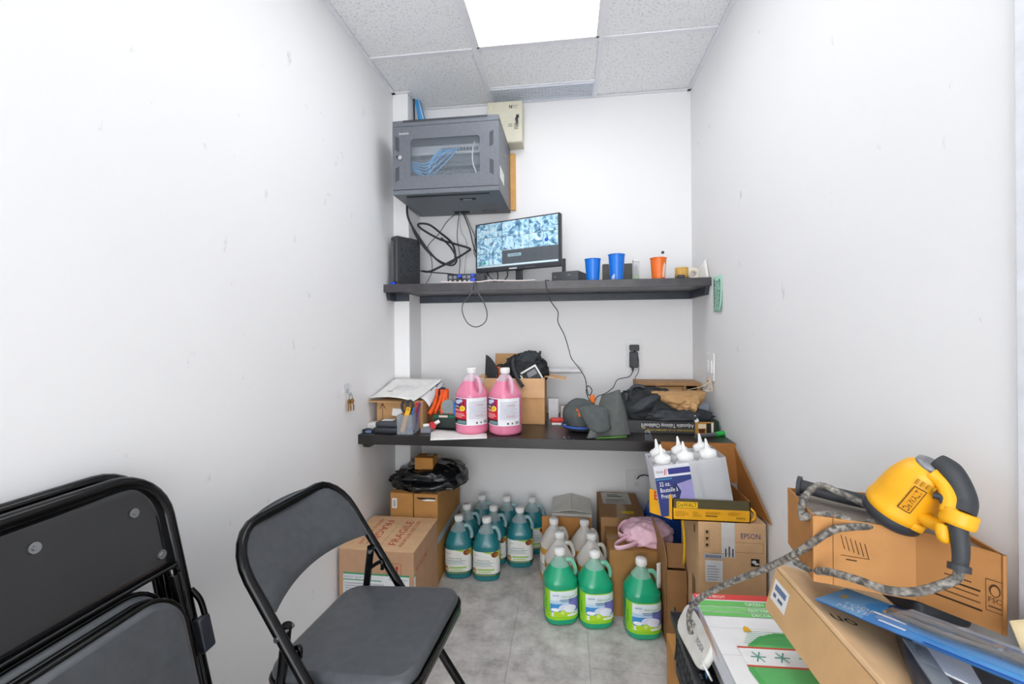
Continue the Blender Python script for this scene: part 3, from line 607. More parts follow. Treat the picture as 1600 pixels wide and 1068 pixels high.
MB().tube(spline([(-.10, 2.335, ST+.01), (-.114, 2.27, ST+.004), (-.112, 2.252, ST-.01), (-.10, 2.255, 1.44), (-.084, 2.26, 1.40), (-.052, 2.28, 1.352), (-.052, 2.29, 1.299), (-.02, 2.32, 1.23), (.002, 2.40, 1.155), (.018, 2.50, 1.096), (.06, 2.5, 1.041), (.092, 2.49, .987), (.10, 2.46, .93), (.11, 2.42, .90), (.125, 2.40, .93), (.105, 2.40, .955), (.095, 2.40, .92), (.12, 2.37, .86)], 8), .0024, 8).build('dangling_wire', thick, label='thin black wire dangling in a zigzag from the shelf to the desk', cat='wire')
# cups
def cup(loc, h, rt_, rb, m, label, prints, straw=False):
    t = thing('paper_cup', label, 'cup', loc)
    MB().lathe([(rb-.002, .004), (rb-.0005, .0), (rb, .004), (rt_-.0012, h-.003)], 32, caps=True).build('wall', m, t)
    MB().tube([(rt_*cos(2*pi*k/32), rt_*sin(2*pi*k/32), h-.002) for k in range(32)], .0018, 8, closed=True).build('rim', m, t)
    f = lambda x, y, l: Vector(((rb+(rt_-rb)*y/h+.0003+l)*sin(x/rb), -(rb+(rt_-rb)*y/h+.0003+l)*cos(x/rb), y))
    printed('print', prints, f, t, step=.004)
    return t
cblue = M('cup_blue', '0a74dc', .3, var=.05); corg = M('cup_orange', 'ee7322', .35, var=.06)
strk = [('p', [(-.03+.006*k, .012+.004*(k % 2)), (-.026+.006*k, .012), (-.026+.006*k, .02+.006*k), (-.03+.006*k, .018+.006*k)], 'eef2f6') for k in range(3)]+[('r', -.03, .006, -.014, .0095, 'eef2f6')]
cup((.130, 2.325, ST), .116, .042, .033, cblue, 'shorter blue paper cup on the shelf', [('r', -.002, .005, .0, .11, '5b9be0')])
cup((.252, 2.325, ST), .136, .043, .034, cblue, 'taller blue paper cup in the middle of the shelf', strk+[('r', -.001, .01, .001, .13, '5b9be0')])
t = cup((.462, 2.325, ST), .112, .041, .032, corg, 'orange paper cup on the right part of the shelf', [('p', [(.012, .02), (.03, .02), (.034, .07), (.02, .085), (.014, .06)], 'f6d8c6'), ('r', .012, .012, .03, .017, 'f6e6dc'), ('r', .0, .004, .002, .1, 'f8a868')])
MB().tube([(.487, 2.335, ST+.02), (.487, 2.338, ST+.135)], .0018, 8).build('cup_stirrer', M('stirrer_white', 'e2e6ea', .4), label='thin pale stick standing in the orange cup', cat='stick')
MB().rbox((.487, 2.338, ST+.142), (.014, .008, .014), .004, axis='y').build('stick_clip', blk, label='tiny black clip on top of the stick in the orange cup', cat='clip')
t = thing('folded_card', 'dark grey box standing behind the taller blue cup', 'box', (.271, 2.47, ST))
MB().bb(.192, .35, 2.455, 2.49, ST, ST+.108).build('body', M('card_grey', '56534f', .6), t, world=True, bevel=.001)
MB().bb(.35, .354, 2.46, 2.488, ST, ST+.1).build('side_label', M('label_white', 'e8e8e6'), t, world=True)
t = thing('glass_vial', 'slim clear tube with a green band on the shelf', 'vial', (.361, 2.40, ST))
MB().rbox((.361, 2.40, ST+.055), (.03, .03, .108), .006, e=.003).build('glass', film('vial_clear', 'e6e8ea', .35, .1), t, world=True)
MB().rbox((.361, 2.40, ST+.018), (.024, .024, .03), .005, e=.002).build('green_band', M('vial_green', '86cf5a', .5), t, world=True)
MB().bb(.354, .368, 2.394, 2.406, ST+.035, ST+.09).build('insert', M('vial_grey', '7b7f88', .5), t, world=True)
MB().rbox((.361, 2.40, ST+.112), (.033, .033, .01), .006, e=.002).build('cap', M('cap_white', 'efefec', .4), t, world=True)
def ring(c, ro, ri, h, ax, m, name, label, cat='tape'):
    prof = [(ri, -h/2), (ro, -h/2), (ro, h/2), (ri, h/2), (ri, -h/2)]
    rm = rotm() if ax == 'z' else (rotm(pi/2) if ax == 'y' else rotm(0, pi/2))
    return MB().lathe(prof, 32, c, caps=False, rot=rm).build(name, m, label=label, cat=cat)
ring((.585, 2.36, ST+.032), .033, .024, .062, 'z', film('tape_amber', 'dfb15a', .75, .2), 'tape_roll', 'clear amber tape roll lying on the right of the shelf')
ring((.658, 2.42, ST+.035), .034, .014, .03, 'y', M('tape_beige', 'e6dccb', .5), 'masking_tape', 'beige tape roll standing near the right end of the shelf')
MB().rbox((.563, 2.285, ST+.009), (.036, .02, .017), .005, e=.004).build('rubber_stopper', blk, label='small black rubber stopper lying in front of the amber tape', cat='stopper')
MB().sheet(lambda u, v: (.66+.035*u, 2.50-.22*u*(1-.2*v), ST+.001+.10*u*v), 6, 6, .0005).build('paper_scrap', M('paper_white', 'ecebe8', .7), label='white paper scrap curling up the right wall on the shelf', cat='paper')
MB().rbox((.41, 2.42, ST+.006), (.06, .04, .012), .005, e=.003).build('white_cloth_pad', M('paper_white', 'ecebe8'), label='flat white pad behind the orange cup', cat='pad')
# ================================================================ JUGS
capm = M('jug_cap_white', 'eeeeec', .45, var=.01)
def make_jug(label, kind, a, H, sh, nk, liquid_top, liq, shell, prints, sq=3.0, lab=(.027, .152), span=None):
    """a half width, H height, sh shoulder start, nk neck start"""
    t = thing('plastic_jug', label, 'jug')
    def fr(th, z, nofold=False):
        k = 0 if z > nk-.005 else min(1, max(0, (nk-z)/(nk-sh)))      # 1 on the body, 0 on the neck
        n = 2+(sq-2)*k
        r = (abs(cos(th))**n+abs(sin(th))**n)**(-1/n)
        if n > 2: r = min(r, 1.22)
        d = abs((th+pi) % (2*pi)-pi)
        if not nofold and sh+.005 < z < nk+.012 and d < .62:            # room for the grip
            r *= 1-.42*(cos(d/.62*pi)+1)/2*sin(pi*min(1, max(0, (z-sh-.005)/(nk+.012-sh-.005))))**.6
        return r
    prof = [(a*.86, .0), (a*.95, .004), (a, .014), (a*.985, .024), (a, .03), (a, sh-.012), (a*.995, sh-.006), (a*.975, sh)]
    rn = .038
    for k in range(1, 9): q = k/8; prof.append((a*.975+(rn-a*.975)*q**1.05, sh+(nk-sh)*q))
    prof += [(.031, nk+.008), (.024, nk+.018), (.0195, nk+.024), (.0195, H-.02)]
    def rad_at(z):
        for (r0, z0), (r1, z1) in zip(prof, prof[1:]):
            if z0 <= z <= z1: return r0+(r1-r0)*(z-z0)/(z1-z0+1e-9)
        return prof[-1][0]
    rl = rad_at(liquid_top)
    MB().lathe([(rl, liquid_top)]+[q for q in prof if q[1] > liquid_top+.001], 44, fr=fr, caps=False).build('bottle', shell, t)
    MB().lathe([q for q in prof if q[1] < liquid_top-.001]+[(rl, liquid_top)], 44, fr=fr).build('liquid', liq, t)
    # grip
    pts = spline([(.026, 0, nk+.006), (.045, 0, nk+.008), (a*.80, 0, nk-.004), (a*.93, 0, sh+.03), (a*.93, 0, sh+.008), (a*.80, 0, sh-.004)], 6)
    MB().tube(pts, .0095, 10).build('grip', film('grip_'+kind, {'green': '8ee0c0', 'teal': 'a4ccd0', 'pink': 'efc4d8', 'amber': 'f4f2ea'}[kind], .6), t)
    MB().lathe([(.0205, H-.026), (.0225, H-.024), (.0225, H-.004), (.021, H), (.001, H)], 26, caps=False).build('cap', capm, t)
    mb = MB()
    for k in range(26): th = 2*pi*k/26; mb.box((.0226*cos(th), .0226*sin(th), H-.013), (.001, .0012, .016), rotm(0, 0, th))
    mb.build('cap_ribs', capm, t, kind='stuff')
    for (nm, items, c0, sp, y0, y1) in prints:
        def f(x, y, l, c0=c0, sp=sp, y0=y0, y1=y1):
            th = c0+x*sp/2; z = y0+(y1-y0)*y; r = rad_at(z)*fr(th, z, True)+.0012+l*1.6
            return Vector((r*cos(th), r*sin(th), z))
        printed(nm, items, f, t, step=.09)
    return t
# label artwork: x from -1 to 1 round the jug, y from 0 to 1
F = -pi/2
green_art = [('r', -1, 0, 1, 1, '93d02c'), ('r', -.62, .12, .78, .97, 'dfe9ee'), ('r', -.62, .27, .78, .55, '3f8fd2'), ('r', .25, .30, .78, .72, '7a78c4'), ('r', -.62, .55, .25, .66, 'b8d4ea'), ('p', [(-.62, .12), (.78, .12), (.78, .2), (.2, .26), (-.3, .3), (-.62, .32)], 'b3d82a'),
             ('e', .12, .42, .36, .13, 'd9dff0'), ('e', .30, .38, .30, .13, 'e6eaf6'), ('e', -.38, .36, .2, .06, 'eef4fa'), ('e', -.05, .25, .15, .1, 'b6d93a'), ('e', -.05, .26, .09, .06, 'd3ea7a'), ('r', .18, .13, .74, .2, 'eef3e6'),
             ('t', 'eco', -.5, .82, .07, '2c62a8', .28), ('t', 'Dish Liquid', -.1, .77, .07, '5aa04a', .6), ('r', -.2, .68, .5, .705, '557799'), ('r', -.15, .63, .4, .65, '557799'), ('e', .6, .85, .08, .06, 'cfe2a8'), ('r', .84, .17, .94, .24, 'd06a2a'), ('r', -.98, .3, -.8, .7, '6fbf2a')]
teal_art = [('r', -1, 0, 1, 1, 'e9e9e4'), ('p', [(-.35, 1), (1, 1), (1, .80), (.6, .86), (.2, .93)], '9cc83a'), ('p', [(.55, 1), (1, 1), (1, .5), (.8, .75)], 'c9c84a'), ('e', .55, .88, .22, .12, '7a4526'), ('e', .62, .87, .12, .07, 'a8622e'), ('r', -1, 0, 1, .085, '2f5a2c'), ('r', -.7, .03, .6, .05, 'a9c28a'),
            ('t', 'eco', -.72, .82, .06, '5c86a8', .26), ('t', 'Hand Soap', -.55, .62, .07, '4f7f8a', .8), ('r', -.72, .54, .45, .565, '8aa0a8'), ('r', -.6, .48, .3, .505, '9ab0b6'), ('r', -.7, .42, .4, .44, '9ab0b6'), ('e', -.72, .2, .16, .12, 'b08a66'), ('e', -.68, .17, .08, .06, 'd9b794'), ('r', -.5, .24, .5, .3, '9cc45a'), ('r', -.45, .14, .3, .19, 'bcd48a')]
pink_art = [('r', -1, 0, 1, 1, 'ececf0'), ('r', -.98, .03, -.12, .97, 'd01a2c'), ('p', [(-.8, .97), (-.12, .97), (-.12, .55), (-.5, .68), (-.98, .62), (-.98, .8)], '3a2472'), ('p', [(-.82, .9), (-.4, .95), (-.3, .88), (-.6, .76), (-.85, .78)], 'c8d6ee'), ('r', -.98, .03, -.12, .22, '1e1c24'), ('p', [(-.8, .05), (-.14, .05), (-.14, .17), (-.6, .17)], '6f8c90'),
            ('r', -.98, .60, -.55, .74, '27233f'), ('t', 'SUPER', -.96, .63, .08, 'f4f4f4', .42), ('t', 'DEGREASER', -.96, .5, .08, 'f4f4f4', .6), ('r', -.9, .40, -.25, .43, 'f0b0b4'), ('r', -.9, .34, -.2, .37, 'f0b0b4'), ('r', -.9, .28, -.35, .31, 'f0b0b4'), ('e', -.33, .62, .15, .1, 'f2e24a'), ('e', -.33, .62, .1, .065, 'e8b818')]
pink_art += [('r', 0, .86-.043*k, .9-.1*(k % 3), .875-.043*k, 'b9bccd') for k in range(15)]+[('t', 'DANGER', .3, .72, .06, 'e08a98', .36), ('t', 'DANGER', .3, .33, .06, 'e08a98', .36), ('e', .35, .1, .04, .04, '444444'), ('e', .55, .1, .04, .04, '777777')]+[('r', .7+.03*k, .06, .715+.03*k, .17, '333333') for k in range(6)]
amber_art = [('r', -1, 0, 1, 1, 'efece2'), ('r', -1, 0, 1, .1, 'c9a24a'), ('r', -.6, .5, .5, .56, '8a8f96')]+[('r', -.7, .42-.06*k, .6, .445-.06*k, 'a9aeb6') for k in range(5)]
def liquid(name, col, dark): return M(name, col, .22, var=.06, scale=9, coat=.25)
shell_g = film('jug_plastic_green', 'c8f4e4', .35); shell_t = film('jug_plastic_teal', 'cfe2e4', .35); shell_p = film('jug_plastic_pink', 'f4e0ea', .45); shell_a = film('jug_plastic_clear', 'fafaf8', .52)
gj = make_jug('', 'green', .0725, .297, .178, .236, .230, liquid('green_liquid', '14a276', 0), shell_g, [('label_print', green_art, F, 2.35, .027, .152)])
tj = make_jug('', 'teal', .0700, .297, .178, .236, .226, liquid('teal_liquid', '1c7780', 0), shell_t, [('label_print', teal_art, F, 2.2, .03, .150)])
pj = make_jug('', 'pink', .0770, .308, .190, .255, .247, liquid('pink_liquid', 'e0809f', 0), shell_p, [('label_print', pink_art, F+.80, 2.5, .045, .172)], sq=2.2)
aj = make_jug('', 'amber', .0700, .297, .178, .236, .17, liquid('amber_liquid', 'd9a03c', 0), shell_a, [('label_print', amber_art, F-.9, 1.7, .03, .14)])
def put(proto, spots, grp):
    for k, (x, y, rz, lb) in enumerate(spots):
        z = DT+.0006 if proto is pj else .0005
        o = proto if k == 0 else copy_tree(proto)
        o.location = (x, y, z); o.rotation_euler = (0, 0, rz); o['label'] = lb; o['group'] = grp
put(gj, [(-.044, 1.937, .22, 'bright green soap jug at the left of the three in front'), (.106, 1.930, .20, 'bright green soap jug in the middle of the three in front'), (.296, 1.887, .12, 'bright green soap jug standing apart, nearest the open brown box')], 'green jugs in front')
put(tj, [(-.572, 2.226, .15, 'teal soap jug in the front row against the brown box'), (-.424, 2.220, .1, 'teal soap jug in the front row, right one of the pair'), (-.564, 2.372, .25, 'teal soap jug in the second row beside the brown box'), (-.414, 2.368, .2, 'teal soap jug in the middle of the second row'), (-.268, 2.364, .12, 'teal soap jug at the right end of the second row, label fully in view'),
         (-.508, 2.518, .3, 'teal soap jug at the left of the row against the back wall'), (-.360, 2.514, .3, 'teal soap jug in the middle of the row against the back wall'), (-.214, 2.512, .3, 'teal soap jug at the right of the row against the back wall')], 'teal jugs under the desk')
put(aj, [(-.080, 2.242, .2, 'nearly empty amber jug, back left of the four'), (.074, 2.240, .2, 'nearly empty amber jug, back right of the four'), (-.048, 2.092, .2, 'nearly empty amber jug right behind the left green jug'), (.102, 2.090, .2, 'nearly empty amber jug right behind the middle green jug')], 'amber jugs behind the green ones')
put(pj, [(-.464, 2.072, -.75, 'pink cleaner jug on the desk, the left one standing on the paper'), (-.301, 2.070, -.95, 'pink cleaner jug on the desk, the right one beside the open carton')], 'pink jugs on the desk')
# the pink labels must face the room although their grips turn to the right: print sits opposite
# ================================================================ CARTONS
def kraft(col): return M('kraft_'+col, col, .75, var=.07, scale=18, bump=.08, bscale=90, spec=.2, detail=6)
def carton(name, label, cx, cy, z, w, d, h, col, rz=0, tape=True, seam='x', tapecol='c9a36a', lit_topcol=None, group=None, cat='box'):
    t = thing(name, label, cat, (cx, cy, z), (0, 0, rz), group); k = kraft(col); kt = kraft(lit_topcol) if lit_topcol else k
    MB().bb(-w/2, w/2, -d/2, d/2, 0, h-.003).build('body', k, t, bevel=.0015)
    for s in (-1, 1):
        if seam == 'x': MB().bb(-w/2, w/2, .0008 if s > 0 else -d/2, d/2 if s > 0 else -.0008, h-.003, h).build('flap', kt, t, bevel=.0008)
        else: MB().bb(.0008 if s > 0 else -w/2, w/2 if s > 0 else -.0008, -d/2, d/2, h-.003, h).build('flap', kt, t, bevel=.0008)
    if tape:
        tm = film('packing_tape_'+tapecol, tapecol, .7, .15)
        if seam == 'x': MB().bb(-w/2-.0006, w/2+.0006, -.024, .024, h, h+.0006).bb(-w/2-.0006, -w/2, -.024, .024, h-.05, h+.0006).bb(w/2, w/2+.0006, -.024, .024, h-.05, h+.0006).build('tape', tm, t)
        else: MB().bb(-.024, .024, -d/2-.0006, d/2+.0006, h, h+.0006).bb(-.024, .024, -d/2-.0006, -d/2, h-.05, h+.0006).build('tape', tm, t)
    return t
RED = 'b5352b'
# fragile box
t = carton('fragile_carton', 'brown carton marked fragile in red on the floor by the left wall', -.811, 1.922, 0, .332, .335, .335, 'bf9878', seam='y', tape=False, lit_topcol='dab48c')  # paler top flaps paint in the light falling from above
pm = plane_map((-.166, -.1675, .3352), (1, 0, 0), (0, 1, 0))
printed('top_lettering', [('t', 'FRAGILE', .232, .05, .036, RED, .235, pi/2), ('t', 'MANIPULER AVEC SOIN', .265, .04, .018, RED, .25, pi/2)], pm, t)
printed('top_lettering', [('t', 'FRAGILE', .098, .285, .036, RED, .235, -pi/2), ('t', 'HANDLE WITH CARE', .062, .295, .018, RED, .25, -pi/2)], pm, t)
pm = plane_map((-.166, -.1677, 0), (1, 0, 0), (0, 0, 1))
ar = lambda x, y: [('p', [(x-.008, y), (x+.008, y), (x, y+.014)], RED), ('r', x-.003, y-.018, x+.003, y, RED)]
it = [('r', .214, .282, .276, .284, RED), ('r', .214, .235, .216, .284, RED), ('r', .274, .235, .276, .284, RED)]+ar(.232, .262)+ar(.258, .262)
it += [('r', .02, .03, .312, .236, 'e4e6e8'), ('r', .02, .229, .312, .236, '3f9a6a'), ('r', .02, .204, .19, .208, '3f9a6a'), ('t', 'READY QUAT', .026, .212, .012, '8a9aa6', .085), ('t', 'C', .225, .212, .016, '2d4f8c'), ('t', 'CONNEXIO', .245, .212, .009, '7a8a9c', .06)]
it += lines(.026, .3, .05, .2, 14, 'b9bfc6', 4)
printed('front_label', it, pm, t)
pm = plane_map((.1663, -.1675, 0), (0, 1, 0), (0, 0, 1))
printed('side_lettering', [('t', '4 X 4 LITRE', .02, .24, .022, RED, .15)], pm, t)
printed('side_label', [('r', .0, .03, .018, .236, 'e4e6e8'), ('r', 0, .229, .018, .236, '3f9a6a')], pm, t)
# two tall boxes behind it
t = carton('tall_carton', 'tall narrow orange-brown carton against the pier, barcode on its front', -.835, 2.325, 0, .118, .44, .447, 'b8874f', seam='y', tape=False)
printed('barcode_label', [('r', 0, 0, .026, .05, 'e8e8e6')]+[('r', .006, .008+.005*k, .02, .0105+.005*k, '556070') for k in range(7)], plane_map((-.05, -.2203, .37), (1, 0, 0), (0, 0, 1)), t)
t2 = carton('tall_carton', 'tall narrow carton with a torn front edge beside the teal jugs', -.710, 2.325, 0, .122, .44, .445, 'b8874f', seam='y', tape=False)
mb = MB(); pts = [(0, .003), (.01, -.004), (.03, -.01), (.055, -.013), (.085, -.012), (.1, -.004), (.1, .003)]
mb.prism([(p[0]-.05, p[1]+.425) for p in pts], -.2206, -.2196, mp=lambda x, y, z: (x, z, y)); mb.build('torn_edge', M('torn_dark', '2a211c', .8), t2)
MB().prism([(-.025, .416), (.0, .411), (.048, .413), (.05, .42), (.01, .421)], -.2216, -.2204, mp=lambda x, y, z: (x, z, y)).build('torn_paper', M('paper_white', 'ecebe8'), t2)
MB().bb(.061, .0625, -.22, .22, .20, .232).build('side_tape', M('tape_bluegrey', 'a9b7c2', .4), t2)
# black bag with a small box on top
bagm = M('bin_bag_black', '16181b', .22, var=.2, scale=30, bump=.6, bscale=45)
t = thing('bin_bag', 'crumpled black plastic bag lying on the tall cartons', 'bag', (-.74, 2.31, .448))
MB().blob((-.745, 2.305, .462), (.18, .17, .082), .15, 1.7, 2, 72, 40, flat=.4485, ridge=True, e=.8).build('body', bagm, t, world=True)
for k, (x, y, s_) in enumerate(((-.84, 2.20, 1), (-.77, 2.13, 2), (-.90, 2.24, 3))):
    MB().blob((x, y+.03, .462), (.06, .05, .024), .3, 2, s_+4, 24, 12, flat=.4485, ridge=True).build('bag_fold', bagm, t, world=True)
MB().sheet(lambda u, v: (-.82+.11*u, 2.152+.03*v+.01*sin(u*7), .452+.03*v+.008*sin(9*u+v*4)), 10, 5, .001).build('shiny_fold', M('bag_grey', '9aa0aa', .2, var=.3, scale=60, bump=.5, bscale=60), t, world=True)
t = carton('small_carton', 'small brown carton sitting on the black bag', -.752, 2.245, .535, .098, .085, .062, 'b58144', seam='x', tape=False)
printed('top_label', [('r', 0, 0, .036, .03, 'd9d5c8'), ('r', .008, .012, .014, .026, '333333')], plane_map((0, 0, .0623), (1, 0, 0), (0, 1, 0)), t)
# ================================================================ UNDER THE DESK, RIGHT SIDE
wc = M('white_card', 'dcdad2', .6, var=.02)
t = thing('white_carton', 'white carton with closed top flaps against the back wall', 'box', (.013, 2.485, 0))
MB().bb(-.095, .118, 2.375, 2.595, 0, .268).build('body', wc, t, world=True, bevel=.002)
for s in (-1, 1):
    f = (lambda u, v, s=s: ((.0115+s*(.106*(1-u)+.0006)), 2.378+.215*v, .2705+.028*u*(.6+.4*v))) 
    mbx = MB().sheet(f if s > 0 else (lambda u, v, s=s: ((.0115+s*(.106*u+.0006)), 2.378+.215*v, .2705+.028*(1-u)*(.6+.4*v))), 4, 2, .003, smooth=False)
    mbx.build('flap', wc, t, world=True)
MB().bb(-.146, .112, 2.326, 2.331, 0, .270).build('cardboard_sheet', kraft('b8824a'), label='upright brown cardboard sheet behind the amber jugs', cat='cardboard')
t = carton('labelled_carton', 'brown taped carton with a white label on its top by the back wall', .262, 2.378, 0, .215, .345, .330, 'a07a54', seam='y', tapecol='b08a5c')
printed('top_label', [('r', 0, 0, .15, .16, 'cfcac2'), ('r', .03, .1, .11, .115, '4a4a4a'), ('r', .03, .125, .09, .137, '4a4a4a'), ('r', .02, .05, .12, .06, '6a6a6a')]+lines(.02, .13, .015, .045, 3, '8a8a8a', 2), plane_map((-.085, 0, .3308), (1, 0, 0), (0, 1, 0)), t)
printed('yellow_sticker', [('r', 0, 0, .06, .03, 'e8c81e'), ('r', .008, .012, .05, .017, 'a88a10')], plane_map((.0, -.12, .3308), (1, 0, 0), (0, 1, 0)), t)
t = carton('brown_carton', 'plain brown carton behind the rightmost green jug', .275, 2.080, 0, .205, .235, .288, 'a07646', seam='x', tapecol='a87c4c')
# pink bag on it
pk = M('pink_plastic', 'e6bccb', .35, var=.08, scale=25, bump=.35, bscale=50, sub=.0)
t = thing('pink_bag', 'pale pink plastic carrier bag lying on the brown carton', 'bag', (.33, 2.08, .289))
MB().blob((.355, 2.08, .318), (.105, .092, .055), .16, 2.0, 11, 64, 36, flat=.2895, ridge=True, e=.85).build('body', pk, t, world=True)
def loopstrip(p, wd): 
    P = spline(p, 6)
    return MB().sheet(lambda u, v: P[min(len(P)-1, int(round(u*(len(P)-1))))]+Vector((0, 0, wd*(v-.5))), len(P)-1, 2, .0015)
loopstrip([(.30, 2.06, .32), (.24, 2.01, .318), (.195, 1.975, .303), (.215, 1.955, .302), (.28, 1.975, .312), (.33, 2.02, .318)], .02).build('handle', pk, t, world=True)
loopstrip([(.32, 2.14, .345), (.25, 2.11, .345), (.22, 2.06, .32), (.26, 2.03, .312), (.32, 2.05, .322)], .026).build('handle', pk, t, world=True)
# blue and dark bag behind
MB().blob((.465, 2.31, .19), (.085, .11, .19), .10, 2.4, 21, 48, 28, flat=.0005, ridge=True, e=.75).build('blue_bag', M('blue_plastic', '1d56b0', .4, var=.2, scale=20, bump=.4, bscale=50), label='blue plastic bag wedged behind the pink bag', cat='bag')
# open brown carton
k1 = kraft('a07850')
t = thing('open_carton', 'narrow open brown carton beside the rightmost green jug', 'box', (.425, 1.93, 0))
ox0, ox1, oy0, oy1, oh = .378, .458, 1.80, 2.06, .30
for a in ((ox0, ox0+.004, oy0, oy1), (ox1-.004, ox1, oy0, oy1), (ox0, ox1, oy0, oy0+.004), (ox0, ox1, oy1-.004, oy1)): MB().bb(*a, 0, oh).build('side', k1, t, world=True)
MB().bb(ox0, ox1, oy0, oy1, 0, .004).build('base', k1, t, world=True)
MB().sheet(lambda u, v: (ox0+.004+.006*v-.018*v*v, oy0+.25*u, oh+.115*v), 3, 4, .004, smooth=False).build('flap', k1, t, world=True)
MB().sheet(lambda u, v: (ox0+.012+.066*u, oy0+.02+.03*v, oh+.085*v), 3, 3, .004, smooth=False).build('flap', k1, t, world=True)
MB().sheet(lambda u, v: (.355+.018*u, 1.86+.01*u, .19+.10*v+.02*sin(v*3)), 3, 6, .002).build('white_scrap', M('paper_white', 'ecebe8'), label='white torn wrapper between the green jug and the open carton', cat='paper')
# printer carton on the right
t = thing('printer_carton', 'large tan printer carton standing by the right wall under the yellow box', 'box', (.575, 1.78, 0))
k2 = kraft('d4ae84')
MB().bb(.462, .692, 1.655, 1.90, 0, .56).build('body', k2, t, world=True, bevel=.002)
pm = plane_map((.462, 1.6545, 0), (1, 0, 0), (0, 0, 1))
it = [('t', 'EPSON', .145, .505, .019, '3c3f6e', .065), ('r', .078, .435, .124, .56, 'd6d4d0'), ('r', .125, .49, .22, .4912, '8a6a44'), ('r', .125, .455, .22, .4562, '8a6a44'), ('r', .2188, .455, .22, .49, '8a6a44'), ('r', .018, .428, .085, .446, 'b9bdc4'), ('r', .022, .345, .082, .422, 'd8dadc'), ('r', .178, .408, .206, .435, '1b1b1b'), ('e', .188, .424, .008, .006, 'd8d8d8'), ('e', .197, .417, .008, .004, 'd8d8d8')]
it += [('r', .09+.012*k, .437, .095+.012*k, .437+.03+.008*(k % 2), '4a5468') for k in range(3)]+[('r', .024+.006*k, .432, .027+.006*k, .442, '3a4a6a') for k in range(9)]
it += lines(.028, .076, .352, .41, 6, '9aa0a8', 3, .35)
for k in range(3): it += [('r', .02, .468+.024*k, .036, .469+.024*k, '7a5c3a'), ('r', .02, .468+.024*k, .0208, .488+.024*k, '7a5c3a'), ('r', .0355, .468+.024*k, .0363, .488+.024*k, '7a5c3a'), ('e', .028, .478+.024*k, .005, .006, '4a3a28')]
it += [('t', '* printed on recycled card', .04, .449, .004, '5a4630', .07)]
printed('front_print', it, pm, t, world=True)
pm = plane_map((.4615, 1.90, 0), (0, -1, 0), (0, 0, 1))
printed('side_print', [('r', .16+.012*k, .22, .166+.012*k, .33, '6a5238') for k in range(4)]+[('r', .19, .5, .205, .53, '5a4630')], pm, t, world=True)
# yellow tool box tray on it
yel = M('box_yellow', 'e8a914', .5, var=.04); olive = M('box_olive', '4f4729', .55, var=.06); kin = kraft('9a6634')
t = thing('tool_box', 'yellow and olive power tool box with its lid thrown open', 'box', (.5, 1.76, .5605))
bx0, bx1, by0, by1, bz0, bz1 = .372, .640, 1.655, 1.865, .5605, .638
MB().bb(bx0, bx1, by0, by1, bz0, bz0+.004).build('base', kin, t, world=True)
fmb = MB().bb(bx0, bx1, by0, by0+.003, bz0, bz0+.044, 0).bb(bx0, bx1, by0, by0+.003, bz0+.044, bz1, 1); fmb.build('front_side', [yel, olive], t, world=True)
MB().bb(bx0, bx1, by1-.003, by1, bz0, bz1).build('back_side', kin, t, world=True)
MB().bb(bx1-.003, bx1, by0, by1, bz0, bz1).build('end_side', kin, t, world=True)
MB().bb(bx0, bx0+.003, by0, by1, bz0, bz1).build('end_side', yel, t, world=True)
fl = MB().prism([(bx0-.001, by0+.001), (bx0-.07, by0+.06), (bx0-.07, by0+.063), (bx0-.001, by0+.004)], bz0, bz1+.012).build('end_flap', yel, t, world=True)
pm = plane_map((bx0, by0-.0004, bz0), (1, 0, 0), (0, 0, 1))
it = [('r', .014, .046, .088, .068, 'e8b81e'), ('t', 'DeWALT', .018, .05, .015, '3a3214', .066), ('t', 'DWE575', .22, .012, .008, '4a3a10', .03), ('r', .115, .018, .155, .022, '5a4610')]
it += lines(.01, .06, .016, .036, 4, 'b9851a', 1, .4)+lines(.07, .10, .016, .036, 4, 'b9851a', 2, .4)+lines(.115, .18, .026, .038, 3, 'b9851a', 3, .4)+lines(.19, .25, .026, .038, 3, 'b9851a', 4, .4)
printed('front_print', it, pm, t, world=True)
dv = Vector((-.069, .059, 0)).normalized()
printed('flap_print', [('r', .02, .055, .062, .088, 'c8342a'), ('r', .026, .074, .056, .079, 'f0c0b0'), ('r', .026, .062, .05, .067, 'f0c0b0'), ('r', .05, .004, .06, .007, '3a3214')], plane_map((bx0-.0705, by0+.0596, bz0), -dv, (0, 0, 1)), t, world=True)
MB().sheet(lambda u, v: (bx0+.01+(bx1-bx0+.03)*u, by1-.002+.02*v+.02*v*v, bz1-.004+.15*v), 6, 5, .004, smooth=False).build('lid', kin, t, world=True)
MB().add([(XR-.030, by1+.03, .772), (XR-.012, 1.615, .575), (XR-.030, by1-.01, .566), (XR-.026, by1+.03, .772), (XR-.008, 1.615, .575), (XR-.026, by1-.01, .566)], [(0, 1, 2), (5, 4, 3), (0, 3, 4, 1), (1, 4, 5, 2), (2, 5, 3, 0)]).build('lid_tab', kin, t, world=True)
MB().tube(spline([(bx1+.001, by0+.005, .612), (bx1+.012, by0-.004, .60), (bx1+.012, by0-.004, .58), (bx1+.001, by0+.006, .568)], 6), .004, 8).build('lid_loop', yel, t, world=True)
MB().sheet(lambda u, v: (.418+.008*u+.004*sin(v*4), 1.705, .375+.185*v), 2, 10, .001).build('yellow_strap', M('strap_yellow', 'e3b313', .45), label='yellow plastic strap hanging below the yellow tool box', cat='strap')
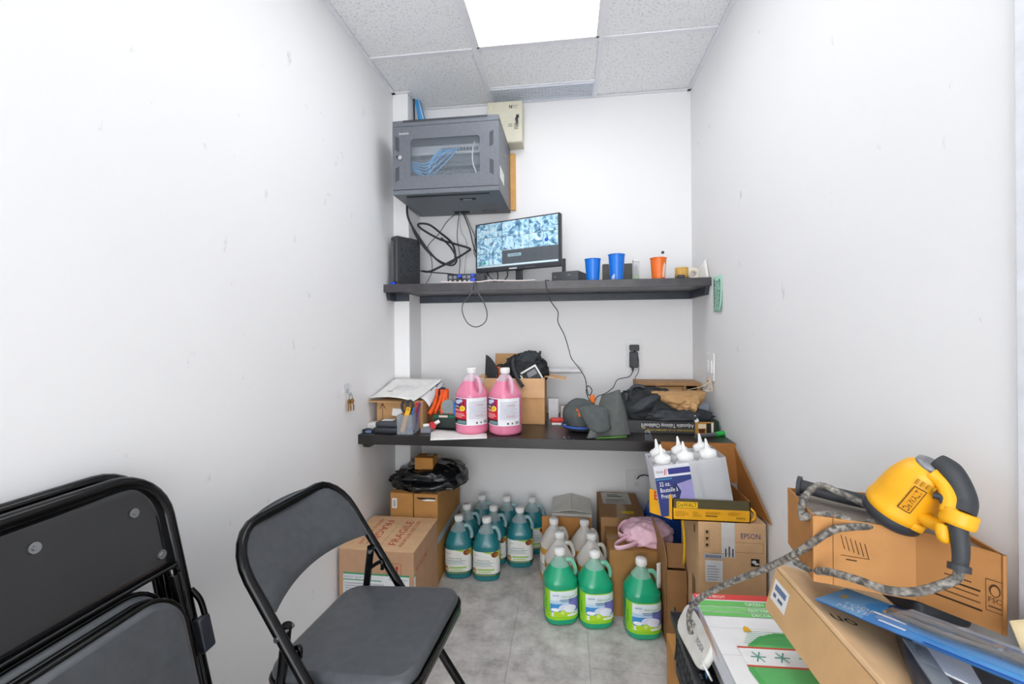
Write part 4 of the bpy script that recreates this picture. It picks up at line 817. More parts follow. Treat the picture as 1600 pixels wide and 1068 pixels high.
# squeeze bottle carton, leaning left inside the tray
lean = rotm(0, R(-9)); B0 = Vector((.335, 1.75, bz0+.006))
mx4 = Matrix.Translation(B0) @ lean.to_4x4()
bw = film('squeeze_plastic', 'e6e6e8', .78, .3); tipm = M('tip_white', 'f0f0ee', .4)
def bottle(x, y, lb):
    t = thing('squeeze_bottle', lb, 'bottle', mx4 @ Vector((x, y, 0)), (0, R(-9), 0), 'squeeze bottles in the leaning carton')
    MB().lathe([(.037, 0), (.04, .004), (.04, .165), (.036, .176), (.028, .182)], 24).build('body', bw, t)
    MB().lathe([(.029, .182), (.0305, .184), (.0305, .202), (.026, .206), (.014, .212), (.0085, .218), (.003, .25), (.001, .251)], 24).build('spout_cap', tipm, t)
order = [(.045, -.04, 'squeeze bottle at the left of the front row'), (.128, -.04, 'squeeze bottle in the middle of the front row'), (.211, -.04, 'squeeze bottle at the right of the front row'), (.045, .042, 'squeeze bottle at the left of the back row'), (.128, .042, 'squeeze bottle in the middle of the back row'), (.211, .042, 'squeeze bottle at the right of the back row')]
for x, y, lb in order: bottle(x, y, lb+' in the leaning carton')
t = thing('bottle_carton', 'purple and white printed sleeve round the squeeze bottles, leaning left', 'box', B0, (0, R(-9), 0))
MB().bb(0, .128, -.086, -.084, .0, .185).bb(0, .002, -.086, .086, 0, .185).bb(0, .258, .084, .086, 0, .185).build('sleeve', M('sleeve_white', 'dcdce4', .45), t)
MB().bb(.128, .258, -.0855, -.0845, 0, .188).bb(.257, .258, -.0855, .084, 0, .188).build('shrink_wrap', film('wrap_clear', 'e2e4e8', .35, .15), t)
it = [('r', 0, 0, .128, .185, '35407a'), ('r', 0, .142, .128, .185, 'dfdfe6'), ('r', .05, .15, .128, .172, '3a3d86'), ('p', [(.034, .15), (.037, .15), (.042, .172), (.039, .172)], 'c8342a'), ('p', [(.04, .15), (.042, .15), (.047, .172), (.045, .172)], 'c8342a'), ('r', 0, .133, .06, .137, '4a9ac0'), ('p', [(.05, 0), (.128, 0), (.128, .125), (.06, .11)], '9a94c8'), ('p', [(.055, .05), (.075, .06), (.085, .085), (.07, .12), (.05, .1)], '2c3460'), ('e', .095, .02, .01, .016, '343a6e'), ('e', .115, .012, .006, .012, '343a6e'),
      ('t', 'TORCAN', .006, .158, .009, '2a2a4a', .026), ('t', '32 oz.', .012, .110, .016, 'f2f2f6', .038), ('t', 'Bouteille \u00e0', .012, .088, .016, 'f2f2f6', .062), ('t', 'Pression', .012, .066, .016, 'f2f2f6', .05)]
printed('front_print', it, plane_map((0, -.0862, 0), (1, 0, 0), (0, 0, 1)), t)
# ================================================================ ON THE DESK
paper = M('paper_white', 'ecebe8'); paper2 = M('paper_bluish', 'e3e6ea', .7, var=.02)
# carton at the left with papers on top
t = thing('paper_carton', 'brown carton under loose papers at the left end of the desk', 'box', (-.842, 2.23, DT))
kp = kraft('c49a6c')
MB().bb(-.962, -.722, 2.105, 2.36, DT+.001, DT+.138).build('body', kp, t, world=True, bevel=.0015)
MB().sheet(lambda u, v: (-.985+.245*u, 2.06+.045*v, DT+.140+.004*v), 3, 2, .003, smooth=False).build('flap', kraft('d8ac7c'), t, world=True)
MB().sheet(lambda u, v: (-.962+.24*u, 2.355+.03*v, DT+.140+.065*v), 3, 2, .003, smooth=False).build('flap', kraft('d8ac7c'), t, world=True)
printed('symbol_print', [('r', .03, .03, .0325, .12, '5a4028'), ('p', [(.014, .098), (.031, .128), (.048, .098), (.046, .096), (.031, .118), (.016, .096)], '5a4028'), ('r', .028, .02, .0345, .032, '5a4028')], plane_map((-.962, 2.1045, DT), (1, 0, 0), (0, 0, 1)), t, world=True)
MB().sheet(lambda u, v: (-.984+.235*u+.055*v*u-.0*v, 2.065+.325*v-.015*u*(1-v), DT+.147+.012*sin(pi*u)*(1-v)+.075*v**1.2+.010*(1-u)*(1-v)), 14, 10, .0008).build('paper_stack', paper, label='white printed sheets draped over the left carton', cat='paper')
t = thing('printed_leaflet', 'white leaflet with grey print curling over the right carton edge', 'leaflet', (-.73, 2.26, DT+.12))
MB().sheet(lambda u, v: (-.745+.05*u+.004*v, 2.13+.25*v, DT+.150+.075*v-.045*u*u*(1-.3*v)), 8, 8, .0006).build('sheet', paper2, t, world=True)
printed('leaflet_print', [('e', .03, .17+.02*k, .006, .008, '6a7080') for k in range(3)]+[('r', .02, .1, .026, .15, '9aa0a8')], lambda x, y, l: Vector((-.745+x+.004*y/.25, 2.13+y, DT+.1512+.075*y/.25-.045*(x/.05)**2*(1-.3*y/.25)+l)), t, world=True)
printed('sheet_print', [('r', .05, .09, .075, .1, '8a9096')]+lines(.06, .2, .12, .2, 6, 'd6d9dc', 3, .3), lambda x, y, l: Vector((-.984+x*1.1, 2.068+y, DT+.1495+.012*sin(pi*x/.235)*(1-y/.325)+.075*(y/.325)**1.2+.010*(1-x/.235)*(1-y/.325)+l)), t, world=True)
# black case with a loop handle
t = thing('meter_case', 'black zip case with a handle loop at the left desk corner', 'case', (-.865, 2.03, DT))
MB().rbox((-.868, 2.035, DT+.014), (.122, .10, .027), .012, e=.006).build('lower_shell', blk, t, world=True)
MB().rbox((-.866, 2.037, DT+.041), (.112, .092, .026), .014, e=.009).build('upper_shell', M('case_grey', '3c4046', .5), t, world=True)
MB().tube(spline([(-.925, 2.0, DT+.014), (-.955, 1.992, DT+.02), (-.982, 1.995, DT+.012), (-.978, 2.01, DT+.006), (-.94, 2.02, DT+.007)], 7), .005, 8).build('handle_loop', blk, t, world=True)
MB().rbox((-.957, 2.005, DT+.006), (.036, .02, .011), .004, e=.003).build('tag', M('tag_blue', '7f93bc', .5), t, world=True)
MB().bb(-.90, -.845, 2.02, 2.06, DT+.0545, DT+.056).build('case_label', paper2, t, world=True)
MB().bb(-.985, -.94, 2.05, 2.10, DT+.0005, DT+.035).build('white_packet', paper, label='small white packet behind the black case by the left wall', cat='packet')
t = thing('price_tag', 'small white card propped up behind the pen holder', 'card', (-.85, 2.10, DT+.056))
MB().box((-.848, 2.093, DT+.083), (.055, .0012, .036), rotm(-.2, R(4), 0)).build('card', paper, t, world=True)
printed('card_print', [('r', .028, .017, .046, .024, '555555')]+lines(.008, .05, .004, .014, 2, 'aab0b6', 1, .3), plane_map((-.875, 2.0918, DT+.066), (1, 0, .07), (0, .2, 1)), t, world=True)
# pen holder and what stands in it
t = thing('pen_holder', 'translucent grey square pen holder at the desk front', 'holder', (-.762, 2.02, DT))
hx0, hx1, hy0, hy1 = -.803, -.727, 1.972, 2.062; hm = film('holder_plastic', 'b6bec8', .28, .2)
for a in ((hx0, hx1, hy0, hy0+.003), (hx0, hx1, hy1-.003, hy1), (hx0, hx0+.003, hy0+.003, hy1-.003), (hx1-.003, hx1, hy0+.003, hy1-.003)): MB().bb(*a, DT+.0005, DT+.092).build('side', hm, t, world=True)
MB().bb(hx0, hx1, hy0, hy1, DT+.0005, DT+.004).build('base', hm, t, world=True)
t = thing('box_cutter', 'yellow box cutter leaning in the pen holder', 'cutter', (-.785, 1.99, DT+.006))
o = Matrix.Translation((-.783, 1.982, DT+.010)) @ rotm(0, R(17), 0).to_4x4()
MB().rbox((0, 0, .062), (.022, .008, .125), .008, axis='y', e=.003).xf(o).build('body', M('cutter_yellow', 'f0b41a', .4), t, world=True)
MB().cyl((0, -.005, .115), (0, .005, .115), .0035, n=12).xf(o).build('hole', M('hole_dark', '6a4a10', .6), t, world=True)
t = thing('scissors', 'black-handled scissors standing in the pen holder', 'scissors', (-.77, 2.02, DT+.006))
o = Matrix.Translation((-.772, 2.025, DT+.006)) @ rotm(R(-6), R(-2), 0).to_4x4()
for s, dz in ((-1, 0), (1, .004)):
    MB().tube([(s*.015+.013*cos(a), 0, .118+dz+.024*sin(a)) for a in [2*pi*k/20 for k in range(20)]], .0055, 8, closed=True).xf(o).build('handle', blk, t, world=True)
    MB().add([(s*.012, .001, .095), (s*.004, .001, .09), (-s*.003, .001, .005), (s*.012, -.001, .095), (s*.004, -.001, .09), (-s*.003, -.001, .005)], [(0, 1, 2), (5, 4, 3), (0, 3, 4, 1), (1, 4, 5, 2), (2, 5, 3, 0)]).xf(o).build('blade', M('blade_steel', 'a8acb0', .25, metal=.9), t, world=True)
for k, (x, y, tl, c, lb) in enumerate(((-.745, 2.04, 18, 'b02838', 'red-capped pen in the pen holder'), (-.738, 2.03, 24, '5a3a78', 'purple pen in the pen holder'), (-.79, 2.045, -12, 'a8662e', 'brown pencil in the pen holder'), (-.75, 2.0, 20, '2f6fc0', 'blue pen in the pen holder'))):
    t = thing('pen', lb, 'pen', (x, y, DT+.006), (0, R(tl)*.5, 0)); L = .125 if k < 2 else .105
    MB().cyl((0, 0, 0), (0, 0, L), .0045, n=12).build('barrel', M('pen_'+c, c, .4), t)
    MB().cyl((0, 0, L), (0, 0, L+.014), .0075 if k == 0 else .005, n=14).build('end_cap', M('pen_red', 'd2283a', .35) if k == 0 else M('pen_tip'+c, c, .4), t)
# orange vest, dispenser, boxes behind the jugs
ov = M('vest_orange', 'ee5a14', .6, var=.15, scale=25)
t = thing('safety_vest', 'folded bright orange safety vest behind the left carton', 'vest', (-.665, 2.22, DT+.05))
for k in range(4):
    x = -.685+.016*k
    MB().sheet(lambda u, v, x=x, k=k: (x+.055*v*(k-1.2)*.45+.012*sin(3*v+k), 2.20-.05*v+.03*u, DT+.178-.115*v+.008*sin(7*u+k)), 5, 10, .014).build('fold', ov, t, world=True)
MB().blob((-.655, 2.225, DT+.168), (.022, .03, .025), .15, 3, 4, 20, 12).build('navy_roll', M('navy_cloth', '1c2a4a', .7), t, world=True)
t = thing('green_case', 'dark green and black small case between carton and pink jugs', 'case', (-.605, 2.16, DT))
MB().bb(-.672, -.552, 2.125, 2.225, DT+.0005, DT+.052).build('lower_shell', M('case_dark', '2c3832', .5), t, world=True, bevel=.003)
MB().bb(-.674, -.55, 2.122, 2.227, DT+.052, DT+.066).build('lid', M('case_green', '12604a', .5), t, world=True, bevel=.002)
printed('case_label', [('r', .03, .006, .075, .016, 'e6c8c0')], plane_map((-.674, 2.1215, DT+.05), (1, 0, 0), (0, 0, 1)), t, world=True)
t = thing('tape_dispenser', 'grey domed tape dispenser standing on the green case', 'dispenser', (-.60, 2.17, DT+.0665))
MB().lathe([(.034, -.014), (.036, -.012), (.036, .012), (.034, .014)], 28, (-.606, 2.17, DT+.1035), rot=rotm(pi/2)).build('wheel', M('dispenser_grey', '8d9899', .4), t, world=True)
MB().bb(-.64, -.575, 2.155, 2.185, DT+.0668, DT+.084).build('foot', M('dispenser_grey', '8d9899'), t, world=True, bevel=.004)
MB().bb(-.572, -.548, 2.13, 2.17, DT+.0668, DT+.128).build('blue_packet', M('packet_blue', '2a6fd0', .45), label='upright blue packet beside the left pink jug', cat='packet')
MB().bb(-.703, -.655, 2.015, 2.045, DT+.0005, DT+.024).build('eraser_block', M('block_grey', '80838a', .5), bevel=.002, label='small grey block lying right of the pen holder', cat='block')
MB().cyl((-.66, 2.055, DT+.035), (-.645, 2.035, DT+.03), .014, n=16).build('red_bottle_top', M('cap_red', 'd0323c', .4), label='small red cap lying left of the green case', cat='cap')
MB().tube([(-.70, 2.05, DT+.028), (-.66, 2.06, DT+.03), (-.63, 2.08, DT+.045)], .009, 8).build('glue_tube', paper, label='short white tube behind the small grey block', cat='tube')
MB().sheet(lambda u, v: (-.676+.29*u+.045*(1-v)*(1-u)+.02*(1-v), 2.095-.215*(1-v)*(1-.55*u)-.06*u, DT+.0022+(.002*sin(4*u) if False else 0)-(0.0)), 10, 6, .001).build('loose_sheet', paper, label='loose white sheet under the left pink jug', cat='paper')
# open carton with black bag
k3 = kraft('c79b6b'); k4 = kraft('dbb185')
t = thing('open_desk_carton', 'open brown carton with a folded-down front flap behind the pink jugs', 'box', (-.282, 2.38, DT))
cx0, cx1, cy0, cy1, ch = -.443, -.124, 2.262, 2.50, .236
for a in ((cx0, cx1, cy0, cy0+.004), (cx0, cx1, cy1-.004, cy1), (cx0, cx0+.004, cy0+.004, cy1-.004), (cx1-.004, cx1, cy0+.004, cy1-.004)): MB().bb(*a, DT+.0005, DT+ch).build('side', k3, t, world=True)
MB().bb(cx0, cx1, cy0, cy1, DT+.0005, DT+.004).build('base', k3, t, world=True)
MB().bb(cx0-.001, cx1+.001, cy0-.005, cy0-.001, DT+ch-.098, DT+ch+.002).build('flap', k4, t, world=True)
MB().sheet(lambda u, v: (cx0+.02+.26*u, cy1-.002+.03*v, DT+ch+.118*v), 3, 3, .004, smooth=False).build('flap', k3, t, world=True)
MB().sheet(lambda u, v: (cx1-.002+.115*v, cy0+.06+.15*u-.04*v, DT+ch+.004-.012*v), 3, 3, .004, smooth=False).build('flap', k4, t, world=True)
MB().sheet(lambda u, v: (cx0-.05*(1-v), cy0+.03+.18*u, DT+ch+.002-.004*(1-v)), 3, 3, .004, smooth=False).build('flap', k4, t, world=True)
cl = M('black_cloth', '1f2226', .75, var=.3, scale=20, bump=.5, bscale=70); cl2 = M('charcoal_cloth', '32363a', .7, var=.2, scale=25, bump=.4, bscale=80)
t = thing('black_bag', 'black fabric bag with straps stuffed in the open carton', 'bag', (-.26, 2.38, DT+.19))
MB().blob((-.235, 2.385, 1.035), (.115, .095, .085), .22, 2.6, 5, 52, 30, ridge=True).build('body', cl, t, world=True)
MB().blob((-.225, 2.365, 1.085), (.075, .06, .052), .2, 2.4, 9, 40, 22, ridge=True, rot=rotm(0, R(-25), 0)).build('upper_fold', cl2, t, world=True)
MB().sheet(lambda u, v: (-.30+.016*u+.06*v*v, 2.282-.046*v, 1.105-.145*v+.012*u), 3, 10, .003).build('strap', cl2, t, world=True)
MB().tube(spline([(-.165, 2.37, 1.07), (-.145, 2.36, 1.10), (-.12, 2.36, 1.085), (-.118, 2.36, 1.05), (-.135, 2.36, 1.03)], 6), .005, 8).build('cord', cl, t, world=True)
MB().tube([(-.16, 2.37, 1.09), (-.15, 2.37, 1.145)], .006, 8).build('zip_pull', cl2, t, world=True)
MB().tube(spline([(-.19, 2.36, 1.07), (-.175, 2.35, 1.09), (-.155, 2.355, 1.08), (-.16, 2.36, 1.06), (-.185, 2.355, 1.055)], 5), .004, 8).build('strap_buckle', blk, t, world=True)
t = thing('visor_cap', 'black visor with an orange emblem sticking out of the open carton', 'visor', (-.41, 2.36, 1.0))
MB().sheet(lambda u, v: (-.457+.085*u+.01*v*(1-u), 2.37-.05*sin(pi*u*.5)-.02*v, .985+.14*v*(1-.45*u*u)-.01*u), 8, 8, .003).build('brim', cl2, t, world=True)
MB().blob((-.367, 2.35, 1.035), (.035, .035, .042), .12, 3, 8, 24, 16).build('crown', cl, t, world=True)
printed('emblem', [('r', 0, 0, .022, .055, 'd8641e'), ('r', .005, .012, .017, .016, '6a2a10'), ('r', .005, .026, .017, .030, '6a2a10'), ('r', .005, .040, .017, .044, '6a2a10')], plane_map((-.385, 2.3125, 1.01), (1, .1, 0), (0, 0, 1)), t, world=True)
t = thing('framed_card', 'white-edged black card poking out of the open carton', 'card', (-.19, 2.29, .97))
o = Matrix.Translation((-.19, 2.284, 1.012)) @ rotm(R(3), R(-38), 0).to_4x4()
MB().box((0, 0, 0), (.10, .004, .10)).xf(o @ Matrix.Rotation(R(8), 4, 'Y')).build('border', paper, t, world=True)
MB().box((0, -.0025, -.001), (.084, .001, .084)).xf(o @ Matrix.Rotation(R(8), 4, 'Y')).build('face', M('card_black', '26262a', .5), t, world=True)
MB().box((.01, -.0034, .018), (.05, .0006, .028)).xf(o @ Matrix.Rotation(R(8), 4, 'Y')).build('face_patch', M('patch_grey', '7c7f86', .5), t, world=True)
MB().cyl((-.40, 2.535, 1.024), (.075, 2.535, 1.024), .015, n=24).build('paper_roll', M('roll_white', 'e6e6ea', .5), label='white paper roll lying behind the open carton', cat='roll')
# small things right of it
t = thing('white_box', 'upright small white box beside the open carton', 'box', (-.083, 2.42, DT))
MB().bb(-.110, -.056, 2.40, 2.44, DT+.0005, DT+.112).build('body', M('box_white', 'e2e2e6', .5), t, world=True, bevel=.001)
MB().bb(-.110, -.056, 2.40, 2.441, DT+.112, DT+.114).build('lid', M('box_white', 'e2e2e6'), t, world=True)
t = thing('photo_frame', 'small frame with a pale picture leaning on the back of the desk', 'frame', (-.015, 2.43, DT))
MB().bb(-.048, .02, 2.425, 2.435, DT+.0005, DT+.075).build('frame', M('frame_taupe', '8a7a6c', .5), t, world=True, bevel=.001)
MB().bb(-.043, .016, 2.4235, 2.4255, DT+.005, DT+.071).build('picture', M('picture_pink', 'e6dcd8', .5), t, world=True)
t = thing('red_stapler', 'red and white flat gadget on the desk beside the grey cap', 'gadget', (-.055, 2.28, DT))
MB().rbox((-.05, 2.28, DT+.022), (.09, .045, .02), .012, e=.006).build('top', M('gadget_red', 'cc2a1e', .4), t, world=True)
MB().rbox((-.045, 2.272, DT+.006), (.085, .05, .011), .006, e=.003).build('base', paper, t, world=True)
# grey cap
gc = M('grey_cap_cloth', '4f5454', .8, var=.15, scale=40, bump=.35, bscale=180)
t = thing('baseball_cap', 'dark grey baseball cap with an orange letter lying on the desk', 'cap', (.06, 2.12, DT))
MB().blob((.055, 2.135, DT+.075), (.085, .085, .082), .07, 2.2, 3, 40, 24, flat=DT+.002).build('crown', gc, t, world=True)
MB().sheet(lambda u, v: (.075+.10*u+.012*v-.035*(1-v)*(1-u), 2.035-.035*v*sin(pi*u)-.02*v, DT+.125-.115*v*(.75+.25*cos(pi*(u-.5)))+.018*sin(pi*u)), 14, 12, .004).build('brim', gc, t, world=True)
MB().tube([(.055+.0865*cos(a), 2.135+.0865*sin(a), DT+.03) for a in [2*pi*k/32 for k in range(32)]], .006, 8, closed=True).build('blue_band', M('band_blue', '2c4f9c', .6), t, world=True)
printed('letter', [('r', 0, .026, .028, .037, 'e8701e'), ('r', .009, 0, .019, .03, 'e8701e')], plane_map((.035, 2.0455, DT+.085), (1, 0, 0), (0, .12, 1)), t, world=True)
# grey cloth
gq = M('grey_cloth', '585b59', .85, var=.14, scale=30, bump=.4, bscale=160)
def drape(u, v):
    q = min(1, u/.72); e = max(0, (u-.72)/.28)
    rd = Vector((.160+.075*q+.006*e, 2.165-.030*q+.03*e, DT+.165+.034*q-.004*e))
    hm_ = Vector((.075+.205*q+.012*e, 1.974+.085*q+.10*e, DT+.003))
    if u < .12: hm_.z += .0
    p = rd.lerp(hm_, v); n = Vector((.35, -.9, .1))
    p += n*(.010*sin(13*u+.6)*v**.7+.020*sin(pi*v)*(.5+.5*sin(5*u)))
    p.z = max(DT+.003, p.z+.006*sin(pi*v)*sin(8*u))
    return p
MB().sheet(drape, 44, 18, .004).sheet(lambda u, v: (.160+.085*u+.02*v, 2.167-.03*u+.06*v, DT+.165+.034*u-(.15+.03*u)*v), 12, 8, .004).build('grey_cloth', gq, label='grey cloth draped to a peak beside the grey cap', cat='cloth')
ring((.118, 2.235, DT+.125), .034, .024, .022, 'x', M('tape_orange', 'f07818', .45), 'orange_tape', 'orange tape roll standing behind the grey cap')
MB().bb(.085, .155, 2.205, 2.265, DT+.0005, DT+.091).build('support_box', M('box_navy', '2a3048', .6), label='dark little box under the orange tape roll', cat='box')
MB().rbox((.02, 2.235, DT+.105), (.05, .05, .03), .01, e=.006).build('blue_tub', M('lid_blue', '3a78c8', .4), label='bit of bright blue plastic behind the crown of the cap', cat='tub')
MB().bb(-.005, .055, 2.22, 2.28, DT+.0005, DT+.09).build('dark_tub', M('tub_dark', '34383e', .5), label='dark tub hidden behind the grey cap', cat='tub')
MB().sheet(lambda u, v: (.12+.14*u, 1.982+.03*v+.045*u, DT+.002), 4, 1, .001).build('green_card', M('card_green', '6fae4a', .6), label='strip of green and white card under the grey cloth', cat='card')
# chalkboard box
cbk = M('box_charcoal', '38393a', .5, var=.06)
t = thing('chalkboard_box', 'flat dark box with upside-down chalkboard lettering on the desk', 'box', (.45, 2.23, DT))
MB().bb(.225, .662, 2.112, 2.35, DT+.0005, DT+.058).build('body', cbk, t, world=True, bevel=.0015)
MB().prism([(.662, 2.114), (.690, 2.135), (.690, 2.34), (.662, 2.35)], DT+.001, DT+.056).build('end', M('box_green_end', '1c3a30', .5), t, world=True)
pm = plane_map((.662, 2.1115, DT+.058), (-1, 0, 0), (0, 0, -1))
it = [('r', .002, 0, .084, .0565, 'c08a40'), ('r', .014, .006, .034, .05, '22242a'), ('r', .004, .004, .012, .05, 'e8e2d6'), ('r', .036, .01, .07, .03, 'e8d8b8'), ('p', [(.04, .03), (.07, .034), (.066, .052), (.042, .05)], '5a3420'),
      ('t', 'Adjustable Tabletop Chalkboard', .090, .014, .017, 'f2f0f4', .235), ('t', 'MORE DRAW SPACE \u2022 12" x 18" \u2022 LIGHTWEIGHT & STURDY', .090, .038, .008, 'e0b830', .215)]
it = [x if x[0] != 't' else ('t', x[1], x[2], {.014: .012, .038: .037}[x[3]], x[4], x[5], x[6]) for x in it]
it += [('p', [(.305, .03), (.315, .037), (.325, .03), (.315, .023)], 'c8b890'), ('e', .315, .03, .004, .003, '5a4a30')]
printed('front_print', it, pm, t, world=True)
# dark clothes, headphones, kraft bag, tray
t = thing('black_clothes', 'heap of black clothing on the chalkboard box', 'clothing', (.42, 2.25, DT+.058))
MB().blob((.40, 2.255, DT+.085), (.165, .115, .10), .20, 2.6, 13, 60, 34, flat=DT+.059, ridge=True, e=.9).build('heap', cl, t, world=True)
MB().blob((.50, 2.17, DT+.075), (.15, .065, .035), .28, 3, 15, 48, 22, flat=DT+.059, ridge=True).build('sleeve', cl2, t, world=True)
MB().blob((.355, 2.17, DT+.125), (.085, .05, .032), .15, 2.4, 17, 40, 20, rot=rotm(0, R(-28), 0)).build('fold', cl2, t, world=True)
MB().box((.578, 2.105, DT+.072), (.018, .002, .03), rotm(-.3, R(-32), 0)).build('tag', paper, t, world=True)
t = thing('headphones', 'black headphones lying behind the grey cloth', 'headphones', (.335, 2.2, DT+.16))
MB().tube([(.345+.04*cos(a), 2.24+.015*sin(a), DT+.172+.032*sin(a)) for a in [2*pi*k/24 for k in range(24)]], .010, 10, closed=True).build('band', blk, t, world=True)
MB().rbox((.288, 2.22, DT+.150), (.028, .03, .045), .012, axis='y', e=.005).build('ear_cup', blk, t, world=True)
MB().tube(spline([(.29, 2.20, DT+.135), (.30, 2.19, DT+.15), (.318, 2.185, DT+.145), (.33, 2.19, DT+.155)], 5), .003, 8).build('metal_slider', M('chrome', 'c9ccd0'), t, world=True)
t = carton('dark_carton', 'dark carton under the wooden tray against the back wall', .525, 2.475, DT+.0005, .27, .2, .150, '4a3a2c', tape=False)
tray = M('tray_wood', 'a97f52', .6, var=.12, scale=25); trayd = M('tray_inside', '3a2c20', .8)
t = thing('wooden_tray', 'upturned brown wooden tray on top of the pile by the right wall', 'tray', (.53, 2.46, DT+.152))
MB().bb(.365, .690, 2.40, 2.57, DT+.188, DT+.205).build('top_board', tray, t, world=True, bevel=.001)
for a in ((.365, .385, 2.41, 2.56), (.672, .690, 2.41, 2.56), (.46, .475, 2.405, 2.56), (.60, .615, 2.405, 2.56)): MB().bb(*a, DT+.152, DT+.188).build('rib', tray, t, world=True)
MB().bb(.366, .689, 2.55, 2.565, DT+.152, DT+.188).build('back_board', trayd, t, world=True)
MB().bb(.476, .599, 2.415, 2.44, DT+.160, DT+.182).build('inner_block', kraft('c79b6b'), t, world=True)
kb = M('kraft_paper', 'b9905f', .7, var=.12, scale=14, bump=.4, bscale=40)
def crumple(u, v):
    # outline: wide top, pointed bottom
    xl = .398+.16*(1-v)**1.6*1.0; xr = .648-.09*(1-v)**2.2
    x = xl+(xr-xl)*u; z = DT+.062+.122*v+.012*u*(1-v)
    q = Vector((x*16, z*30, 2.0)); k = 1-2*abs(noise.noise(q))-.7*abs(noise.noise(q*2.2))
    edge = min(1, 5*min(u, 1-u, v+.15, 1.08-v))
    return Vector((x, 2.185-.075*edge*sin(pi*min(1, max(0, v)))**.5+.022*k*edge, z+.008*k*edge))
mb = MB(); mb.grid(crumple, 26, 18, 0, False); fr_n = len(mb.v)
def crumple_b(u, v): p = crumple(1-u, v); return Vector((p.x, 2.25-.3*(p.y-2.185), p.z))
mb.grid(crumple_b, 26, 18, 0, False)
W = 27
rim_f = [j*W for j in range(19)]+[18*W+i for i in range(27)]+[j*W+26 for j in range(18, -1, -1)]+[i for i in range(26, -1, -1)]
rim_b = [fr_n+j*W+26 for j in range(19)]+[fr_n+18*W+26-i for i in range(27)]+[fr_n+j*W for j in range(18, -1, -1)]+[fr_n+26-i for i in range(26, -1, -1)]
for k in range(len(rim_f)-1): mb.f.append([rim_f[k], rim_f[k+1], rim_b[k+1], rim_b[k]]); mb.m.append(0); mb.sm.append(False)
mb.build('kraft_bag', kb, label='crumpled brown paper bag on the black clothes', cat='bag')
MB().bb(.635, .68, 2.25, 2.32, DT+.0585, DT+.12).build('grey_packet', M('packet_grey', '9aa6b4', .4), label='pale grey packet by the right wall behind the paper bag', cat='packet')
t = thing('string_bundle', 'bunch of pale elastic strings hooked by the switch plate', 'string', (.665, 2.28, DT+.17))
st = M('string_beige', 'd8c8b0', .6)
for k in range(6):
    MB().tube(spline([(.655-.012*k, 2.37-.012*k, DT+.18), (.672-.004*k, 2.32-.01*k, DT+.20), (.688, 2.29-.008*k, DT+.228), (.689, 2.275-.006*k, DT+.24), (.686, 2.255-.008*k, DT+.215-.006*k), (.676-.004*k, 2.26, DT+.185)], 5), .0014, 6).build('strand', st, t, world=True)
MB().blob((.688, 2.275, DT+.238), (.008, .014, .012), .2, 3, 2, 14, 8).build('knot', M('knot_pink', 'd0b0a0', .6), t, world=True)
# marker, knife, clip
t = thing('green_marker', 'grey marker with a green cap lying at the right desk corner', 'marker', (.62, 2.06, DT))
MB().cyl((.555, 2.02, DT+.011), (.655, 2.072, DT+.011), .010, .009, n=16).build('barrel', M('marker_grey', '5a5c60', .45), t, world=True)
MB().cyl((.655, 2.072, DT+.011), (.695, 2.093, DT+.012), .0115, n=16).build('cap', M('marker_green', '22b048', .4), t, world=True)
t = thing('binder_clip', 'black binder clip at the desk edge by the squeeze bottles', 'clip', (.345, 1.99, DT))
MB().prism([(-.016, 0), (.016, 0), (.004, .024), (-.004, .024)], -.016, .016, mp=lambda x, y, z: (.345+z, 1.985+x, DT+.0005+y)).build('body', blk, t, world=True)
for s in (-1, 1): MB().tube([(.337, 1.985, DT+.022), (.335, 1.985+s*.012, DT+.036), (.355, 1.985+s*.012, DT+.036), (.353, 1.985, DT+.022)], .0012, 6).build('lever', M('chrome', 'c9ccd0'), t, world=True)
rr = random.Random(8)
for k in range(9):
    x, y = rr.uniform(-.03, .04), rr.uniform(1.975, 2.03); r = rr.uniform(.0015, .0032)
    MB().blob((x, y, DT+r*.5), (r, r, r*.6), .2, 2, k, 8, 5, flat=DT+.0002).build('crumb', paper if k % 2 else M('crumb_orange', 'c8743a', .7), label='tiny crumb scattered on the desk in front of the grey cap', cat='crumb', group='crumbs on the desk')
